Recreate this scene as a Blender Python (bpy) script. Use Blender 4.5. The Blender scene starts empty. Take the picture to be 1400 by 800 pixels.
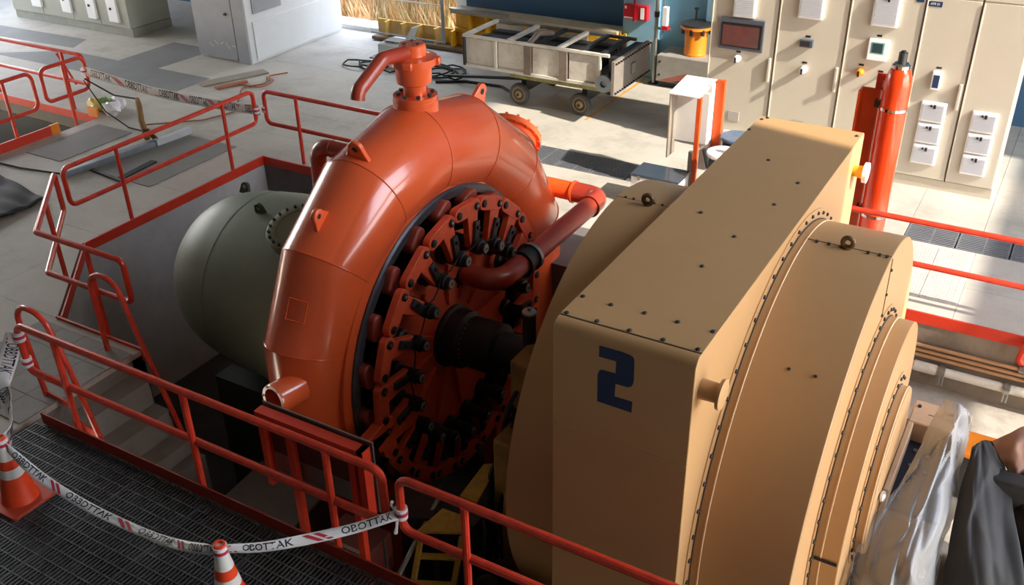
import bpy, math, random
from mathutils import Vector, Matrix
random.seed(7)
S = bpy.context.scene
COL = S.collection
PI = math.pi
# ------------------------------------------------------------------ camera
cd = bpy.data.cameras.new('camera'); cam = bpy.data.objects.new('camera', cd); COL.objects.link(cam)
cd.sensor_width = 36.0; cd.lens = 36.0 * 1329.15 / 1400.0; cd.clip_end = 300
RX = (0.86401503, 0.50318176, -0.01691601); RY = (0.24041313, -0.44186909, -0.86426456); RZ = (-0.44235683, 0.74267074, -0.50275303)
cam.matrix_world = Matrix(((RX[0], -RY[0], -RZ[0], 0), (RX[1], -RY[1], -RZ[1], 0), (RX[2], -RY[2], -RZ[2], 6.0), (0, 0, 0, 1)))
S.camera = cam
# ------------------------------------------------------------------ light
W = bpy.data.worlds.new('sky'); S.world = W; W.use_nodes = True
wn = W.node_tree.nodes; wl = W.node_tree.links; wn.clear()
wo = wn.new('ShaderNodeOutputWorld'); bg = wn.new('ShaderNodeBackground'); tc = wn.new('ShaderNodeTexCoord'); sx = wn.new('ShaderNodeSeparateXYZ'); cr = wn.new('ShaderNodeValToRGB')
wl.new(tc.outputs['Generated'], sx.inputs[0]); mr = wn.new('ShaderNodeMapRange'); mr.inputs[1].default_value = -1; mr.inputs[2].default_value = 1
wl.new(sx.outputs[2], mr.inputs[0]); wl.new(mr.outputs[0], cr.inputs[0])
e = cr.color_ramp.elements
e[0].position = 0.47; e[0].color = (0.72, 0.62, 0.48, 1); e[1].position = 1.0; e[1].color = (0.45, 0.62, 0.95, 1)
k = e.new(0.53); k.color = (1.0, 0.97, 0.92, 1)
wl.new(cr.outputs[0], bg.inputs[0]); bg.inputs[1].default_value = 5.8; wl.new(bg.outputs[0], wo.inputs[0])
sd = bpy.data.lights.new('sun', 'SUN'); sun = bpy.data.objects.new('sun', sd); COL.objects.link(sun)
sd.energy = 5.2; sd.angle = math.radians(0.9); sd.color = (1.0, 0.93, 0.82)
sun.rotation_euler = Vector((-1, 0.2, -0.8)).to_track_quat('-Z', 'Y').to_euler(); sun.location = (20, 0, 20)
S.view_settings.view_transform = 'Standard'; S.view_settings.look = 'None'; S.view_settings.gamma = 1.0
S.view_settings.use_curve_mapping = False; S.view_settings.exposure = 0.75
# ------------------------------------------------------------------ helpers
def lin(h):
    h = h.lstrip('#'); r = []
    for i in (0, 2, 4):
        c = int(h[i:i + 2], 16) / 255.0
        r.append(c / 12.92 if c <= 0.04045 else ((c + 0.055) / 1.055) ** 2.4)
    return (*r, 1.0)
MATS = {}
def mat(name, hexc, rough=0.5, metal=0.0, var=0.12, scale=3.0, bump=0.0, bscale=40.0, coat=0.0, dirt=None, dscale=1.2, damt=0.5, alpha=None, trans=0.0, emit=0.0):
    if name in MATS: return MATS[name]
    m = bpy.data.materials.new(name); m.use_nodes = True; n = m.node_tree.nodes; l = m.node_tree.links
    p = n['Principled BSDF']; c = lin(hexc)
    co = n.new('ShaderNodeTexCoord')
    nz = n.new('ShaderNodeTexNoise'); nz.inputs['Scale'].default_value = scale; nz.inputs['Detail'].default_value = 6; nz.inputs['Roughness'].default_value = 0.65
    l.new(co.outputs['Object'], nz.inputs['Vector'])
    rp = n.new('ShaderNodeValToRGB'); rp.color_ramp.elements[0].position = 0.3; rp.color_ramp.elements[1].position = 0.7
    lo = tuple(max(0, v * (1 - var)) for v in c[:3]); hi = tuple(min(1, v * (1 + var)) for v in c[:3])
    rp.color_ramp.elements[0].color = (*lo, 1); rp.color_ramp.elements[1].color = (*hi, 1)
    l.new(nz.outputs['Fac'], rp.inputs[0]); out = rp.outputs[0]
    if dirt:
        d = n.new('ShaderNodeTexNoise'); d.inputs['Scale'].default_value = dscale; d.inputs['Detail'].default_value = 8; d.inputs['Roughness'].default_value = 0.7
        l.new(co.outputs['Object'], d.inputs['Vector'])
        dr = n.new('ShaderNodeValToRGB'); dr.color_ramp.elements[0].position = 0.5; dr.color_ramp.elements[0].color = (0, 0, 0, 1); dr.color_ramp.elements[1].position = 0.72; dr.color_ramp.elements[1].color = (damt, damt, damt, 1)
        l.new(d.outputs['Fac'], dr.inputs[0])
        mx = n.new('ShaderNodeMixRGB'); l.new(dr.outputs[0], mx.inputs[0]); l.new(out, mx.inputs[1]); mx.inputs[2].default_value = lin(dirt); out = mx.outputs[0]
    l.new(out, p.inputs['Base Color'])
    p.inputs['Roughness'].default_value = rough; p.inputs['Metallic'].default_value = metal
    if coat: p.inputs['Coat Weight'].default_value = coat; p.inputs['Coat Roughness'].default_value = 0.12
    if bump:
        b = n.new('ShaderNodeBump'); b.inputs['Strength'].default_value = bump; b.inputs['Distance'].default_value = 0.02
        bn = n.new('ShaderNodeTexNoise'); bn.inputs['Scale'].default_value = bscale; bn.inputs['Detail'].default_value = 5
        l.new(co.outputs['Object'], bn.inputs['Vector']); l.new(bn.outputs['Fac'], b.inputs['Height']); l.new(b.outputs[0], p.inputs['Normal'])
    if trans: p.inputs['Transmission Weight'].default_value = trans; p.inputs['IOR'].default_value = 1.05
    if alpha is not None: p.inputs['Alpha'].default_value = alpha
    if emit: l.new(out, p.inputs['Emission Color']); p.inputs['Emission Strength'].default_value = emit
    MATS[name] = m; return m

class MB:
    def __init__(s): s.v = []; s.f = []
    def add(s, vs, fs):
        o = len(s.v); s.v += [tuple(v) for v in vs]; s.f += [tuple(i + o for i in f) for f in fs]; return s
    def box(s, x0, x1, y0, y1, z0, z1):
        vs = [(x, y, z) for z in (z0, z1) for y in (y0, y1) for x in (x0, x1)]
        return s.add(vs, [(0, 2, 3, 1), (4, 5, 7, 6), (0, 1, 5, 4), (2, 6, 7, 3), (0, 4, 6, 2), (1, 3, 7, 5)])
    def obox(s, c, sx, sy, sz, rot=(0, 0, 0)):
        from mathutils import Euler
        m = Euler(rot).to_matrix(); c = Vector(c)
        vs = [c + m @ Vector((x * sx / 2, y * sy / 2, z * sz / 2)) for z in (-1, 1) for y in (-1, 1) for x in (-1, 1)]
        return s.add(vs, [(0, 2, 3, 1), (4, 5, 7, 6), (0, 1, 5, 4), (2, 6, 7, 3), (0, 4, 6, 2), (1, 3, 7, 5)])
    def bar(s, p, q, w, h, up=(0, 0, 1)):
        p = Vector(p); q = Vector(q); d = (q - p).normalized(); u = Vector(up); a = d.cross(u)
        if a.length < 1e-4: a = d.cross(Vector((1, 0, 0)))
        a.normalize(); b = a.cross(d)
        vs = [r + a * (i * w / 2) + b * (j * h / 2) for r in (p, q) for i, j in ((-1, -1), (1, -1), (1, 1), (-1, 1))]
        return s.add(vs, [(3, 2, 1, 0), (4, 5, 6, 7), (0, 1, 5, 4), (1, 2, 6, 5), (2, 3, 7, 6), (3, 0, 4, 7)])
    @staticmethod
    def frame(d):
        d = Vector(d).normalized(); u = Vector((0, 0, 1)) if abs(d.z) < 0.9 else Vector((1, 0, 0))
        a = d.cross(u).normalized(); return d, a, d.cross(a)
    def lathe(s, p, axis, prof, n=32, a0=0.0, a1=2 * PI):
        """prof: list of (t along axis, radius)"""
        p = Vector(p); d, a, b = s.frame(axis); full = abs(a1 - a0 - 2 * PI) < 1e-6; m = n if full else n + 1
        vs = []; 
        for t, r in prof:
            for i in range(m):
                g = a0 + (a1 - a0) * i / n; vs.append(p + d * t + (a * math.cos(g) + b * math.sin(g)) * r)
        fs = []
        for j in range(len(prof) - 1):
            for i in range(n):
                k = (i + 1) % m
                fs.append((j * m + i, (j + 1) * m + i, (j + 1) * m + k, j * m + k))
        if full:
            if prof[0][1] > 1e-5: fs.append(tuple(range(m)))
            if prof[-1][1] > 1e-5: fs.append(tuple(reversed([(len(prof) - 1) * m + i for i in range(m)])))
        return s.add(vs, fs)
    def cyl(s, p, q, r, r2=None, n=20):
        p = Vector(p); q = Vector(q); return s.lathe(p, q - p, [(0, r), ((q - p).length, r if r2 is None else r2)], n)
    def tube(s, pts, r, n=10, closed=False, cap=True):
        P = [Vector(p) for p in pts]; N = len(P); vs = []
        def tan(i):
            if closed: return (P[(i + 1) % N] - P[i - 1]).normalized()
            return (P[min(i + 1, N - 1)] - P[max(i - 1, 0)]).normalized()
        t = tan(0); _, a, b = s.frame(t)
        for i in range(N):
            t2 = tan(i); q = t.rotation_difference(t2); a = q @ a; t = t2; a = (a - t * a.dot(t)).normalized(); b = t.cross(a)
            rr = r[i] if isinstance(r, (list, tuple)) else r
            for j in range(n):
                g = 2 * PI * j / n; vs.append(P[i] + (a * math.cos(g) + b * math.sin(g)) * rr)
        fs = []
        for i in range(N if closed else N - 1):
            i2 = (i + 1) % N
            for j in range(n):
                k = (j + 1) % n; fs.append((i * n + j, i * n + k, i2 * n + k, i2 * n + j))
        if not closed and cap: fs.append(tuple(reversed(range(n)))); fs.append(tuple((N - 1) * n + j for j in range(n)))
        return s.add(vs, fs)
    def prism(s, poly, vec):
        """poly: list of 3d points (planar), extruded by vec"""
        v = Vector(vec); P = [Vector(p) for p in poly]; n = len(P)
        vs = P + [p + v for p in P]
        return s.add(vs, [tuple(reversed(range(n))), tuple(range(n, 2 * n))] + [(i, (i + 1) % n, (i + 1) % n + n, i + n) for i in range(n)])
    def sphere(s, c, r, n=16, m=8, sc=(1, 1, 1)):
        c = Vector(c); prof = []
        vs = [c + Vector((0, 0, r * sc[2]))]
        for i in range(1, m):
            t = PI * i / m
            for j in range(n):
                g = 2 * PI * j / n; vs.append(c + Vector((r * math.sin(t) * math.cos(g) * sc[0], r * math.sin(t) * math.sin(g) * sc[1], r * math.cos(t) * sc[2])))
        vs.append(c - Vector((0, 0, r * sc[2]))); fs = []
        for j in range(n): fs.append((0, 1 + j, 1 + (j + 1) % n))
        for i in range(m - 2):
            for j in range(n):
                k = (j + 1) % n; fs.append((1 + i * n + j, 1 + (i + 1) * n + j, 1 + (i + 1) * n + k, 1 + i * n + k))
        L = len(vs) - 1; o = 1 + (m - 2) * n
        for j in range(n): fs.append((L, o + (j + 1) % n, o + j))
        return s.add(vs, fs)
    def obj(s, name, m, parent=None, sharp=35, bevel=0.0, seg=2, label=None, kind=None, solid=0.0, sub=0):
        me = bpy.data.meshes.new(name); o = bpy.data.objects.new(name, me); COL.objects.link(o)
        base = BASE.get(parent.name, Vector((0, 0, 0))) if parent else Vector((0, 0, 0))
        me.from_pydata([tuple(Vector(v) - base) for v in s.v], [], s.f); me.validate(); me.update()
        fix_normals(me)
        me.materials.append(m if not isinstance(m, str) else MATS[m])
        me.polygons.foreach_set('use_smooth', [True] * len(me.polygons)); me.set_sharp_from_angle(angle=math.radians(sharp))
        if parent: o.parent = parent
        BASE[o.name] = base
        if solid: md = o.modifiers.new('solid', 'SOLIDIFY'); md.thickness = solid; md.offset = 0
        if sub: md = o.modifiers.new('sub', 'SUBSURF'); md.levels = sub; md.render_levels = sub
        if bevel: md = o.modifiers.new('bevel', 'BEVEL'); md.width = bevel; md.segments = seg; md.limit_method = 'ANGLE'; md.angle_limit = math.radians(40); md.harden_normals = False
        if label: o['label'] = label
        if kind: o['kind'] = kind
        return o
BASE = {}
def fix_normals(me):
    import bmesh
    bm = bmesh.new(); bm.from_mesh(me); bmesh.ops.recalc_face_normals(bm, faces=bm.faces[:]); bm.to_mesh(me); bm.free()
def thing(name, label, cat, loc=(0, 0, 0), group=None):
    o = bpy.data.objects.new(name, None); COL.objects.link(o); o.location = loc; o.empty_display_size = 0.1
    o['label'] = label; o['category'] = cat
    if group: o['group'] = group
    BASE[o.name] = Vector(loc); return o
def tag(o, label, cat, group=None):
    o['label'] = label; o['category'] = cat
    if group: o['group'] = group
    return o
def struct(o): o['kind'] = 'structure'; return o
def dup(root, delta, label, rotz=0):
    r = root.copy(); COL.objects.link(r); r.location = root.location + Vector(delta); r.rotation_euler = (0, 0, rotz); r['label'] = label
    for ch in list(root.children):
        c = ch.copy(); COL.objects.link(c); c.parent = r
        for g in list(ch.children):
            d = g.copy(); COL.objects.link(d); d.parent = c
    return r
def fillet(pts, rad, seg=5, closed=False):
    P = [Vector(p) for p in pts]; N = len(P); out = []
    for i in range(N):
        if not closed and i in (0, N - 1): out.append(P[i]); continue
        a = P[i - 1] - P[i]; b = P[(i + 1) % N] - P[i]; la, lb = a.length, b.length; a.normalize(); b.normalize()
        ang = a.angle(b)
        if ang > PI - 0.02: out.append(P[i]); continue
        t = min(rad / math.tan(ang / 2), la * 0.48, lb * 0.48)
        p0 = P[i] + a * t; p2 = P[i] + b * t
        bis = (a + b).normalized(); rr = t * math.tan(ang / 2); c = P[i] + bis * (rr / math.sin(ang / 2))
        u = p0 - c; v = p2 - c; w = u.angle(v)
        for k in range(seg + 1):
            f = k / seg; out.append(c + (u * math.sin((1 - f) * w) + v * math.sin(f * w)) / math.sin(w))
    return out
def text_mb(mb, txt, place, size=1.0):
    """adds flat text; place(x,y)->3d point, x,y in text units (height ~0.7*size)"""
    cu = bpy.data.curves.new('txt', 'FONT'); cu.body = txt; cu.size = size; cu.resolution_u = 2; cu.align_x = 'CENTER'; cu.align_y = 'CENTER'; cu.offset = 0.012 * size
    o = bpy.data.objects.new('txt', cu); COL.objects.link(o)
    dg = bpy.context.evaluated_depsgraph_get(); me = bpy.data.meshes.new_from_object(o.evaluated_get(dg))
    mb.add([place(v.co.x, v.co.y) for v in me.vertices], [tuple(p.vertices) for p in me.polygons])
    bpy.data.objects.remove(o); bpy.data.meshes.remove(me); bpy.data.curves.remove(cu)
    return mb
def yz(y0, z0, x, r, deg): a = math.radians(deg); return (x, y0 + r * math.cos(a), z0 + r * math.sin(a))
# ------------------------------------------------------------------ materials
red = mat('red_orange_paint', '#e96132', 0.26, var=0.05, scale=1.2, bump=0.04, bscale=30, coat=0.9)
redm = mat('red_lever_paint', '#d4512f', 0.5, var=0.15, scale=6)
redd = mat('red_oxide_pipe', '#a23a28', 0.32, var=0.12, scale=4, coat=0.3)
rail_m = mat('red_rail_paint', '#d8402a', 0.35, var=0.15, scale=8, coat=0.2, dirt='#5a2018', dscale=9, damt=0.4)
kick_m = mat('red_kick_paint', '#d23a22', 0.5, var=0.12, scale=6, dirt='#7a2a1c', dscale=3, damt=0.4)
tan = mat('tan_paint', '#c09768', 0.42, var=0.04, scale=0.9, bump=0.03, bscale=14)
tanl = mat('tan_edge', '#ecd0a8', 0.45, var=0.04)
conc = mat('concrete', '#b8b1a5', 0.65, var=0.10, scale=1.3, bump=0.06, bscale=60, dirt='#857e73', dscale=0.9, damt=0.6)
concd = mat('concrete_base', '#7d776e', 0.8, var=0.1)
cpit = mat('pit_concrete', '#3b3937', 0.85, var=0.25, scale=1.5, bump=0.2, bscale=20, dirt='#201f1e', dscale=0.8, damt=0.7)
cpitl = mat('pit_wall_pale', '#b4b4b2', 0.8, var=0.12, scale=2, bump=0.05)
grey = mat('grey_plate', '#86847f', 0.7, var=0.10, scale=2, dirt='#6c6a66', dscale=2, damt=0.5)
gpaint = mat('grey_floor_paint', '#7d7c79', 0.7, var=0.12, scale=1.5)
blk = mat('black_steel', '#1b1b1c', 0.45, var=0.2)
blkr = mat('black_rubber', '#161617', 0.7, var=0.2)
dk = mat('dark_grey_steel', '#3b3b3c', 0.45, metal=0.4, var=0.2, scale=6)
steel = mat('bare_steel', '#9b9a96', 0.35, metal=0.8, var=0.15, scale=5)
chrome = mat('chrome', '#d8d8d8', 0.15, metal=1.0, var=0.03)
green = mat('green_grey_paint', '#75826f', 0.45, var=0.15, scale=1.4, bump=0.04, bscale=12)
greend = mat('green_dark_paint', '#3f4a3f', 0.5, var=0.15)
white = mat('white_paint', '#e6e4de', 0.5, var=0.05)
whitep = mat('white_plastic', '#f0f0ee', 0.4, var=0.03)
cream = mat('cream_enamel', '#c3b9a6', 0.42, var=0.03, scale=2)
creamd = mat('cream_plinth', '#bdb39e', 0.5, var=0.05)
gap_m = mat('dark_gap', '#3a332a', 0.8, var=0.1)
blue = mat('blue_wall', '#83b0c4', 0.6, var=0.05, scale=1.5)
blued = mat('deep_blue_wall', '#3c5f7c', 0.55, var=0.06, scale=1.5)
navy = mat('navy_paint', '#1d3556', 0.5, var=0.08)
yellow = mat('yellow_paint', '#e0a81c', 0.5, var=0.12, scale=4, dirt='#8c6a20', dscale=3, damt=0.5)
ylwd = mat('dirty_yellow_paint', '#86642c', 0.6, var=0.25, scale=5, dirt='#4a3a22', dscale=4, damt=0.7)
orange = mat('orange_paint', '#e8861c', 0.45, var=0.08)
ext_m = mat('extinguisher_red', '#e03f14', 0.22, var=0.05, coat=0.6)
orl = mat('orange_channel_lit_pipe', '#d8551e', 0.4, var=0.1)  # channel paint, also the painted-in sunlight on the water pipe
tapew = mat('tape_white', '#e9e9ea', 0.35, var=0.04)
taper = mat('tape_red', '#c2304a', 0.4, var=0.1)
tapeb = mat('tape_ink', '#22293c', 0.4, var=0.1)
wood = mat('weathered_wood', '#a59a88', 0.8, var=0.2, scale=6)
pale = mat('aged_white_panel', '#cfc8ba', 0.6, var=0.10, scale=3, dirt='#8c7c68', dscale=4, damt=0.5)
gal = mat('galvanised', '#8d959c', 0.4, metal=0.6, var=0.12, scale=4)
rub = mat('tyre_rubber', '#4c4b49', 0.85, var=0.15)
rim = mat('rim_ochre', '#a58a58', 0.5, var=0.2, scale=9)
glass_dark = mat('screen_glass', '#3c3230', 0.15, var=0.25, scale=2)
# ------------------------------------------------------------------ structure: floor, pit, walls
holes = [(-11.1, 3, 5.75, 10.75), (-8.3, 3, 2.0, 5.75), (-24, -15.05, 4, 10.75), (-7.3, -4.9, 12.62, 13.3), (-1.42, 1.2, 12.62, 13.3)]
xs = sorted(set([-26, -24, -22.2, -20.4, -18.6, -16.8, -15.05, -13.1, -11.1, -9.7, -8.3, -7.3, -4.9, -3.2, -1.42, -0.5, 0.6, 1.2, 3, 5, 8]))
ys = sorted(set([-4, -2, 0, 2.0, 4, 5.75, 7.5, 9.1, 10.75, 11.6, 12.62, 13.3, 14.9, 16.4, 17.8]))
fb = MB(); cells = []
for i in range(len(xs) - 1):
    for j in range(len(ys) - 1):
        cx, cy = (xs[i] + xs[i + 1]) / 2, (ys[j] + ys[j + 1]) / 2
        if any(a < cx < b and c < cy < d for a, b, c, d in holes): continue
        fb.box(xs[i], xs[i + 1], ys[j], ys[j + 1], -0.35, -0.06); cells.append((xs[i], xs[i + 1], ys[j], ys[j + 1]))
fb.prism([(-11.1, 5.75, -0.35), (-9.73, 5.75, -0.35), (-11.1, 7.2, -0.35)], (0, 0, 0.29))
floor = struct(fb.obj('floor', concd))
gp = 0.0022
for a, b, c, d in cells:
    MB().box(a + gp, b - gp, c + gp, d - gp, -0.06, 0.0).obj('floor_slab', conc, floor)
MB().prism([(-11.1 + gp, 5.75 + gp, -0.06), (-9.75, 5.75 + gp, -0.06), (-11.1 + gp, 7.18, -0.06)], (0, 0, 0.06)).obj('floor_slab', conc, floor)
# painted bands and cover plates lying in the floor
for q in ([(-20.6, 12.45), (-14.9, 12.45), (-14.9, 13.35), (-19.2, 13.35)], [(-23.5, 13.3), (-19.3, 13.55), (-19.6, 14.15), (-23.5, 14.0)], [(-17.6, 13.36), (-16.4, 13.36), (-16.3, 14.9), (-17.6, 14.9)]):
    MB().prism([(x, y, 0.0) for x, y in q], (0, 0, 0.003)).obj('floor_paint', gpaint, floor, label='dark grey painted strip of floor')
for q in ([(-14.75, 9.0), (-13.88, 9.0), (-13.88, 10.48), (-14.75, 10.48)], [(-13.28, 8.98), (-11.78, 8.98), (-11.78, 10.85), (-13.28, 10.85)]):
    MB().prism([(x, y, 0.0) for x, y in q], (0, 0, 0.012)).obj('cover_plate', grey, floor, label='grey steel cover plate')
MB().box(-7.21, -7.16, 14.7, 17.3, 0, 0.003).obj('marking_line', mat('floor_line', '#c98e3a', 0.7, var=0.3, scale=12), floor, label='worn orange floor line')
# right hand chequered tread plates in the sun
for x0 in (-1.36, -0.93):
    MB().box(x0, x0 + 0.42, 11.1, 12.55, 0, 0.012).obj('tread_plate', mat('tread_plate', '#c9c5bd', 0.5, metal=0.2, var=0.1), floor)
tp = MB()
for i in range(22):
    for j in range(26):
        tp.box(-1.33 + i * 0.036, -1.31 + i * 0.036, 11.13 + j * 0.054, 11.16 + j * 0.054, 0.012, 0.016)
tp.obj('tread_studs', MATS['tread_plate'], floor, kind='stuff')
# channels with steel gratings
for x0, x1 in ((-7.3, -4.9), (-1.42, 1.2)):
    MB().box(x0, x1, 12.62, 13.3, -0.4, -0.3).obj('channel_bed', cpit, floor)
    n = int(round((x1 - x0) / 0.6)); w = (x1 - x0) / n
    for i in range(n):
        g = MB(); a = x0 + i * w + 0.01; b = a + w - 0.02
        for j in range(13): y = 12.64 + j * 0.0533; g.box(a, b, y, y + 0.022, -0.04, 0.0)
        for x in (a, (a + b) / 2, b - 0.02): g.box(x, x + 0.02, 12.63, 13.29, -0.045, -0.006)
        g.obj('channel_grating', mat('channel_steel', '#84878c', 0.5, metal=0.3, var=0.15), floor)
# pit
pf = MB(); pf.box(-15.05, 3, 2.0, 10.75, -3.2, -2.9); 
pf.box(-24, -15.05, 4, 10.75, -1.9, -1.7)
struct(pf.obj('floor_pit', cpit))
w = MB(); w.box(-11.25, -11.088, 5.6, 10.9, -2.9, -0.0605); struct(w.obj('wall_pit_left', cpitl))
w = MB(); w.prism([(-11.09, 7.215, -2.9), (-9.715, 5.76, -2.9), (-9.715, 5.6, -2.9), (-11.25, 5.6, -2.9), (-11.25, 7.2, -2.9)], (0, 0, 2.839)); struct(w.obj('wall_pit_corner', cpitl))
w = MB(); w.box(-11.25, -6.5, 10.742, 10.95, -2.9, -0.0605); struct(w.obj('wall_pit_far', mat('pit_wall_dark', '#77777a', 0.8, var=0.2, scale=3))) 
w = MB(); w.box(-6.5, 3, 10.742, 10.95, -2.9, -0.0605); struct(w.obj('wall_pit_far', mat('pit_wall_brown', '#857768', 0.8, var=.15, scale=2, dirt='#4d443b', dscale=1.5, damt=.6)))
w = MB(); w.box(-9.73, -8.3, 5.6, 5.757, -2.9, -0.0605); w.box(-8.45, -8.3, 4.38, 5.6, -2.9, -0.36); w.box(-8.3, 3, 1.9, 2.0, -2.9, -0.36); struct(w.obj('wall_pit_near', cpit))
w = MB(); w.box(-15.2, -15.05, 4, 10.95, -1.9, -0.36); w.box(-24, -15.05, 10.75, 10.9, -1.9, -0.36); struct(w.obj('wall_unit_pit', blk))
w = MB(); w.box(-9.9, -8.3, 5.62, 5.755, -0.6, -0.01); struct(w.obj('trim_landing', cpitl))
struct(MB().box(-3.6, 3, 9.95, 10.75, -2.9, -0.95).box(-0.55, 3, 4.3, 9.95, -2.9, -0.951).obj('floor_ledge', mat('ledge_concrete', '#aaa193', 0.8, var=.15, scale=2.5, dirt='#6f675c', dscale=2, damt=.6)))
# tiles on the landing
tm = mat('landing_tile', '#8d8a84', 0.7, var=0.2, scale=3, dirt='#5c5650', dscale=3, damt=0.6)
for i in range(4):
    for j in range(4):
        x = -9.85 + i * 0.385; y = 4.2 + j * 0.36
        MB().box(x, x + 0.378, y, y + 0.353, 0.0, 0.012).obj('tile', tm, floor)
# stairs going down into the pit
st = MB(); stairs = thing('stairs', 'concrete stairs going down from the tiled landing into the dark pit', 'stairs', (-7.9, 5.0, -2.9))
for i in range(3):
    MB().box(-8.295 + i * 0.26, -8.295 + (i + 1) * 0.26, 4.45, 5.56, -2.9, -0.22 - i * 0.3).obj('step', tm, stairs)
MB().box(-7.515, -7.36, 4.45, 5.56, -2.9, -1.0).obj('end_wall', mat('stair_end', '#7d7a73', 0.8, var=.15), stairs, label='pale concrete end wall')
# pale slab in the pit
tag(MB().obox((-6.75, 5.85, -2.25), 1.05, 1.0, 1.3, (0, 0, .08)).obj('concrete_block', mat('pit_slab', '#77746f', 0.8, var=0.15, scale=3), bevel=0.02), 'pale concrete block low in the pit behind the near railing', 'block')


# room shell
w = MB()
w.box(-26, -15.4, 17.8, 18.1, -0.06, 14.5); w.box(-15.4, -11.65, 17.8, 18.1, 4.6, 14.5); w.box(-11.65, 8, 17.8, 18.1, -0.06, 14.5)
struct(w.obj('wall_back', blued))
w = MB(); w.box(-26.2, -26, -4, 18, -0.06, 1.2); w.box(-26.2, -26, -4, 18, 6.5, 14.5); w.box(-26.2, -26, -4, 7, 1.2, 6.5); w.box(-26.2, -26, 17, 18, 1.2, 6.5); struct(w.obj('wall_left', white))
w = MB(); w.box(-26, 8, -4.3, -4, -0.06, 14.5); struct(w.obj('wall_front', mat('wall_slate', '#4b5054', 0.8)))
w = MB()
w.box(8, 8.3, -4, 18, -0.06, 0.3); w.box(8, 8.3, -4, 18, 5.7, 6.7); w.box(8, 8.3, -4, 7.4, 6.7, 14.5); w.box(8, 8.3, 14.6, 18, 0.8, 14.5); w.box(8, 8.3, 7.4, 14.6, 13.9, 14.5)
w.box(8, 8.3, -4, 3.0, 0.3, 5.7)
struct(w.obj('wall_right', mat('wall_grey', '#9c9b97', 0.8)))
w = MB(); w.box(-26.2, 8.3, -4.3, 18.1, 14.5, 14.8); struct(w.obj('ceiling', mat('ceiling_grey', '#85837f', 0.8)))
wf = MB()
for y in (7.5, 11.0): wf.box(8.05, 8.2, y - 0.06, y + 0.06, 0.8, 5.7)
struct(wf.obj('window_1', white))
fr = MB(); fr.box(-15.62, -15.38, 17.55, 18.12, 0, 4.7); fr.box(-15.4, -11.6, 17.6, 18.12, 0.0, 0.1); fr.box(-11.72, -11.6, 17.6, 18.12, 0, 4.7)
struct(fr.obj('door_1', whitep))
# pilaster
col = MB(); col.box(-7.74, -7.05, 17.4, 17.8, 0, 6); struct(col.obj('trim_1', blue))
w = MB(); w.box(-7.05, -4.5, 17.62, 17.8, 0, 6); struct(w.obj('trim_2', blue))
w = MB(); w.box(-6.1, -5.95, 17.5, 17.62, 0, 6); struct(w.obj('trim_3', mat('pale_blue', '#a5cde0', 0.6)))
# ------------------------------------------------------------------ turbine
YA, ZA, XT = 7.524, 0.138, -5.769
tur = thing('spiral_turbine', 'big glossy red-orange spiral turbine casing in the middle of the pit', 'turbine', (XT, YA, -2.9))
def TR(th):
    t = (th - 90) / 90.0; return 1.988 - .198 * t, .519 - .128 * t
SE = [-36.5, -12, 12.5, 37, 61.5, 86, 110.5, 134.5, 158.5, 183, 207.5, 232]
NT = 56
def ring(th, k=1.0, extra=0.0):
    R, r = TR(th); a = math.radians(th); out = []
    for j in range(NT):
        p = 2 * PI * j / NT; rr = (R + (r + extra) * math.cos(p)) * k
        out.append((XT + (r + extra) * math.sin(p), YA + rr * math.cos(a), ZA + rr * math.sin(a)))
    return out
b = MB()
for th in SE: b.v += ring(th, 1.012)
for i in range(len(SE) - 1):
    for j in range(NT):
        k = (j + 1) % NT; b.f.append((i * NT + j, i * NT + k, (i + 1) * NT + k, (i + 1) * NT + j))
b.f.append(tuple(range(NT))); b.f.append(tuple((len(SE) - 1) * NT + j for j in range(NT)))
b.obj('casing', red, tur, sharp=18)
for th in SE[1:-1]:
    MB().tube(ring(th, 1.012, 0.001), 0.0065, 5, closed=True).obj('weld_seam', red, tur)
# stay ring flange, operating ring, head cover
MB().lathe((-5.42, YA, ZA), (1, 0, 0), [(0.02, 1.7), (0.02, 1.84), (0.10, 1.84), (0.10, 1.7)], 64).obj('stay_ring', red, tur)
MB().lathe((-5.40, YA, ZA), (1, 0, 0), [(0.04, 1.6), (0.04, 1.70), (0.10, 1.72), (0.12, 1.70), (0.12, 1.62), (0.08, 1.6)], 64).obj('operating_ring', mat('ring_steel', '#55555a', 0.35, metal=0.6, var=0.3, scale=5), tur, label='dark steel ring')
MB().lathe((-5.62, YA, ZA), (1, 0, 0), [(0, 1.2), (0.02, 1.2), (0.02, 1.78), (0, 1.78)], 48).obj('ring_gap_shade', blk, tur)  # black annulus painting in the shade of the open gap behind the levers
MB().lathe((-5.5, YA, ZA), (1, 0, 0), [(0, 1.22), (0.16, 1.22), (0.22, 1.18), (0.24, 1.1), (0.25, 1.0), (0.2, 0.6), (0.22, 0.36), (0.22, 0.0)], 64).obj('head_cover', mat('head_cover_red', '#d0502f', 0.45, var=0.15, scale=2, dirt='#5a2018', dscale=2, damt=0.35), tur)
for g in range(0, 360, 30):
    MB().bar(yz(YA, ZA, -5.29, 0.42, g + 4), yz(YA, ZA, -5.25, 0.95, g + 4), 0.03, 0.07, (1, 0, 0)).obj('rib', redm, tur)
sh = MB().lathe((-5.36, YA, ZA), (1, 0, 0), [(0, .36), (0.12, .36), (0.14, .33), (0.3, .33), (0.34, .29), (0.72, .29), (0.74, .22), (2.015, .22)], 40).obj('shaft', blk, tur, label='black main shaft')
for g in range(0, 360, 12): MB().cyl(yz(YA, ZA, -5.0, .285, g), yz(YA, ZA, -5.0, .296, g), .008, n=6).obj('shaft_bolt', steel, sh) if 40 < g < 200 else None
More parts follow.
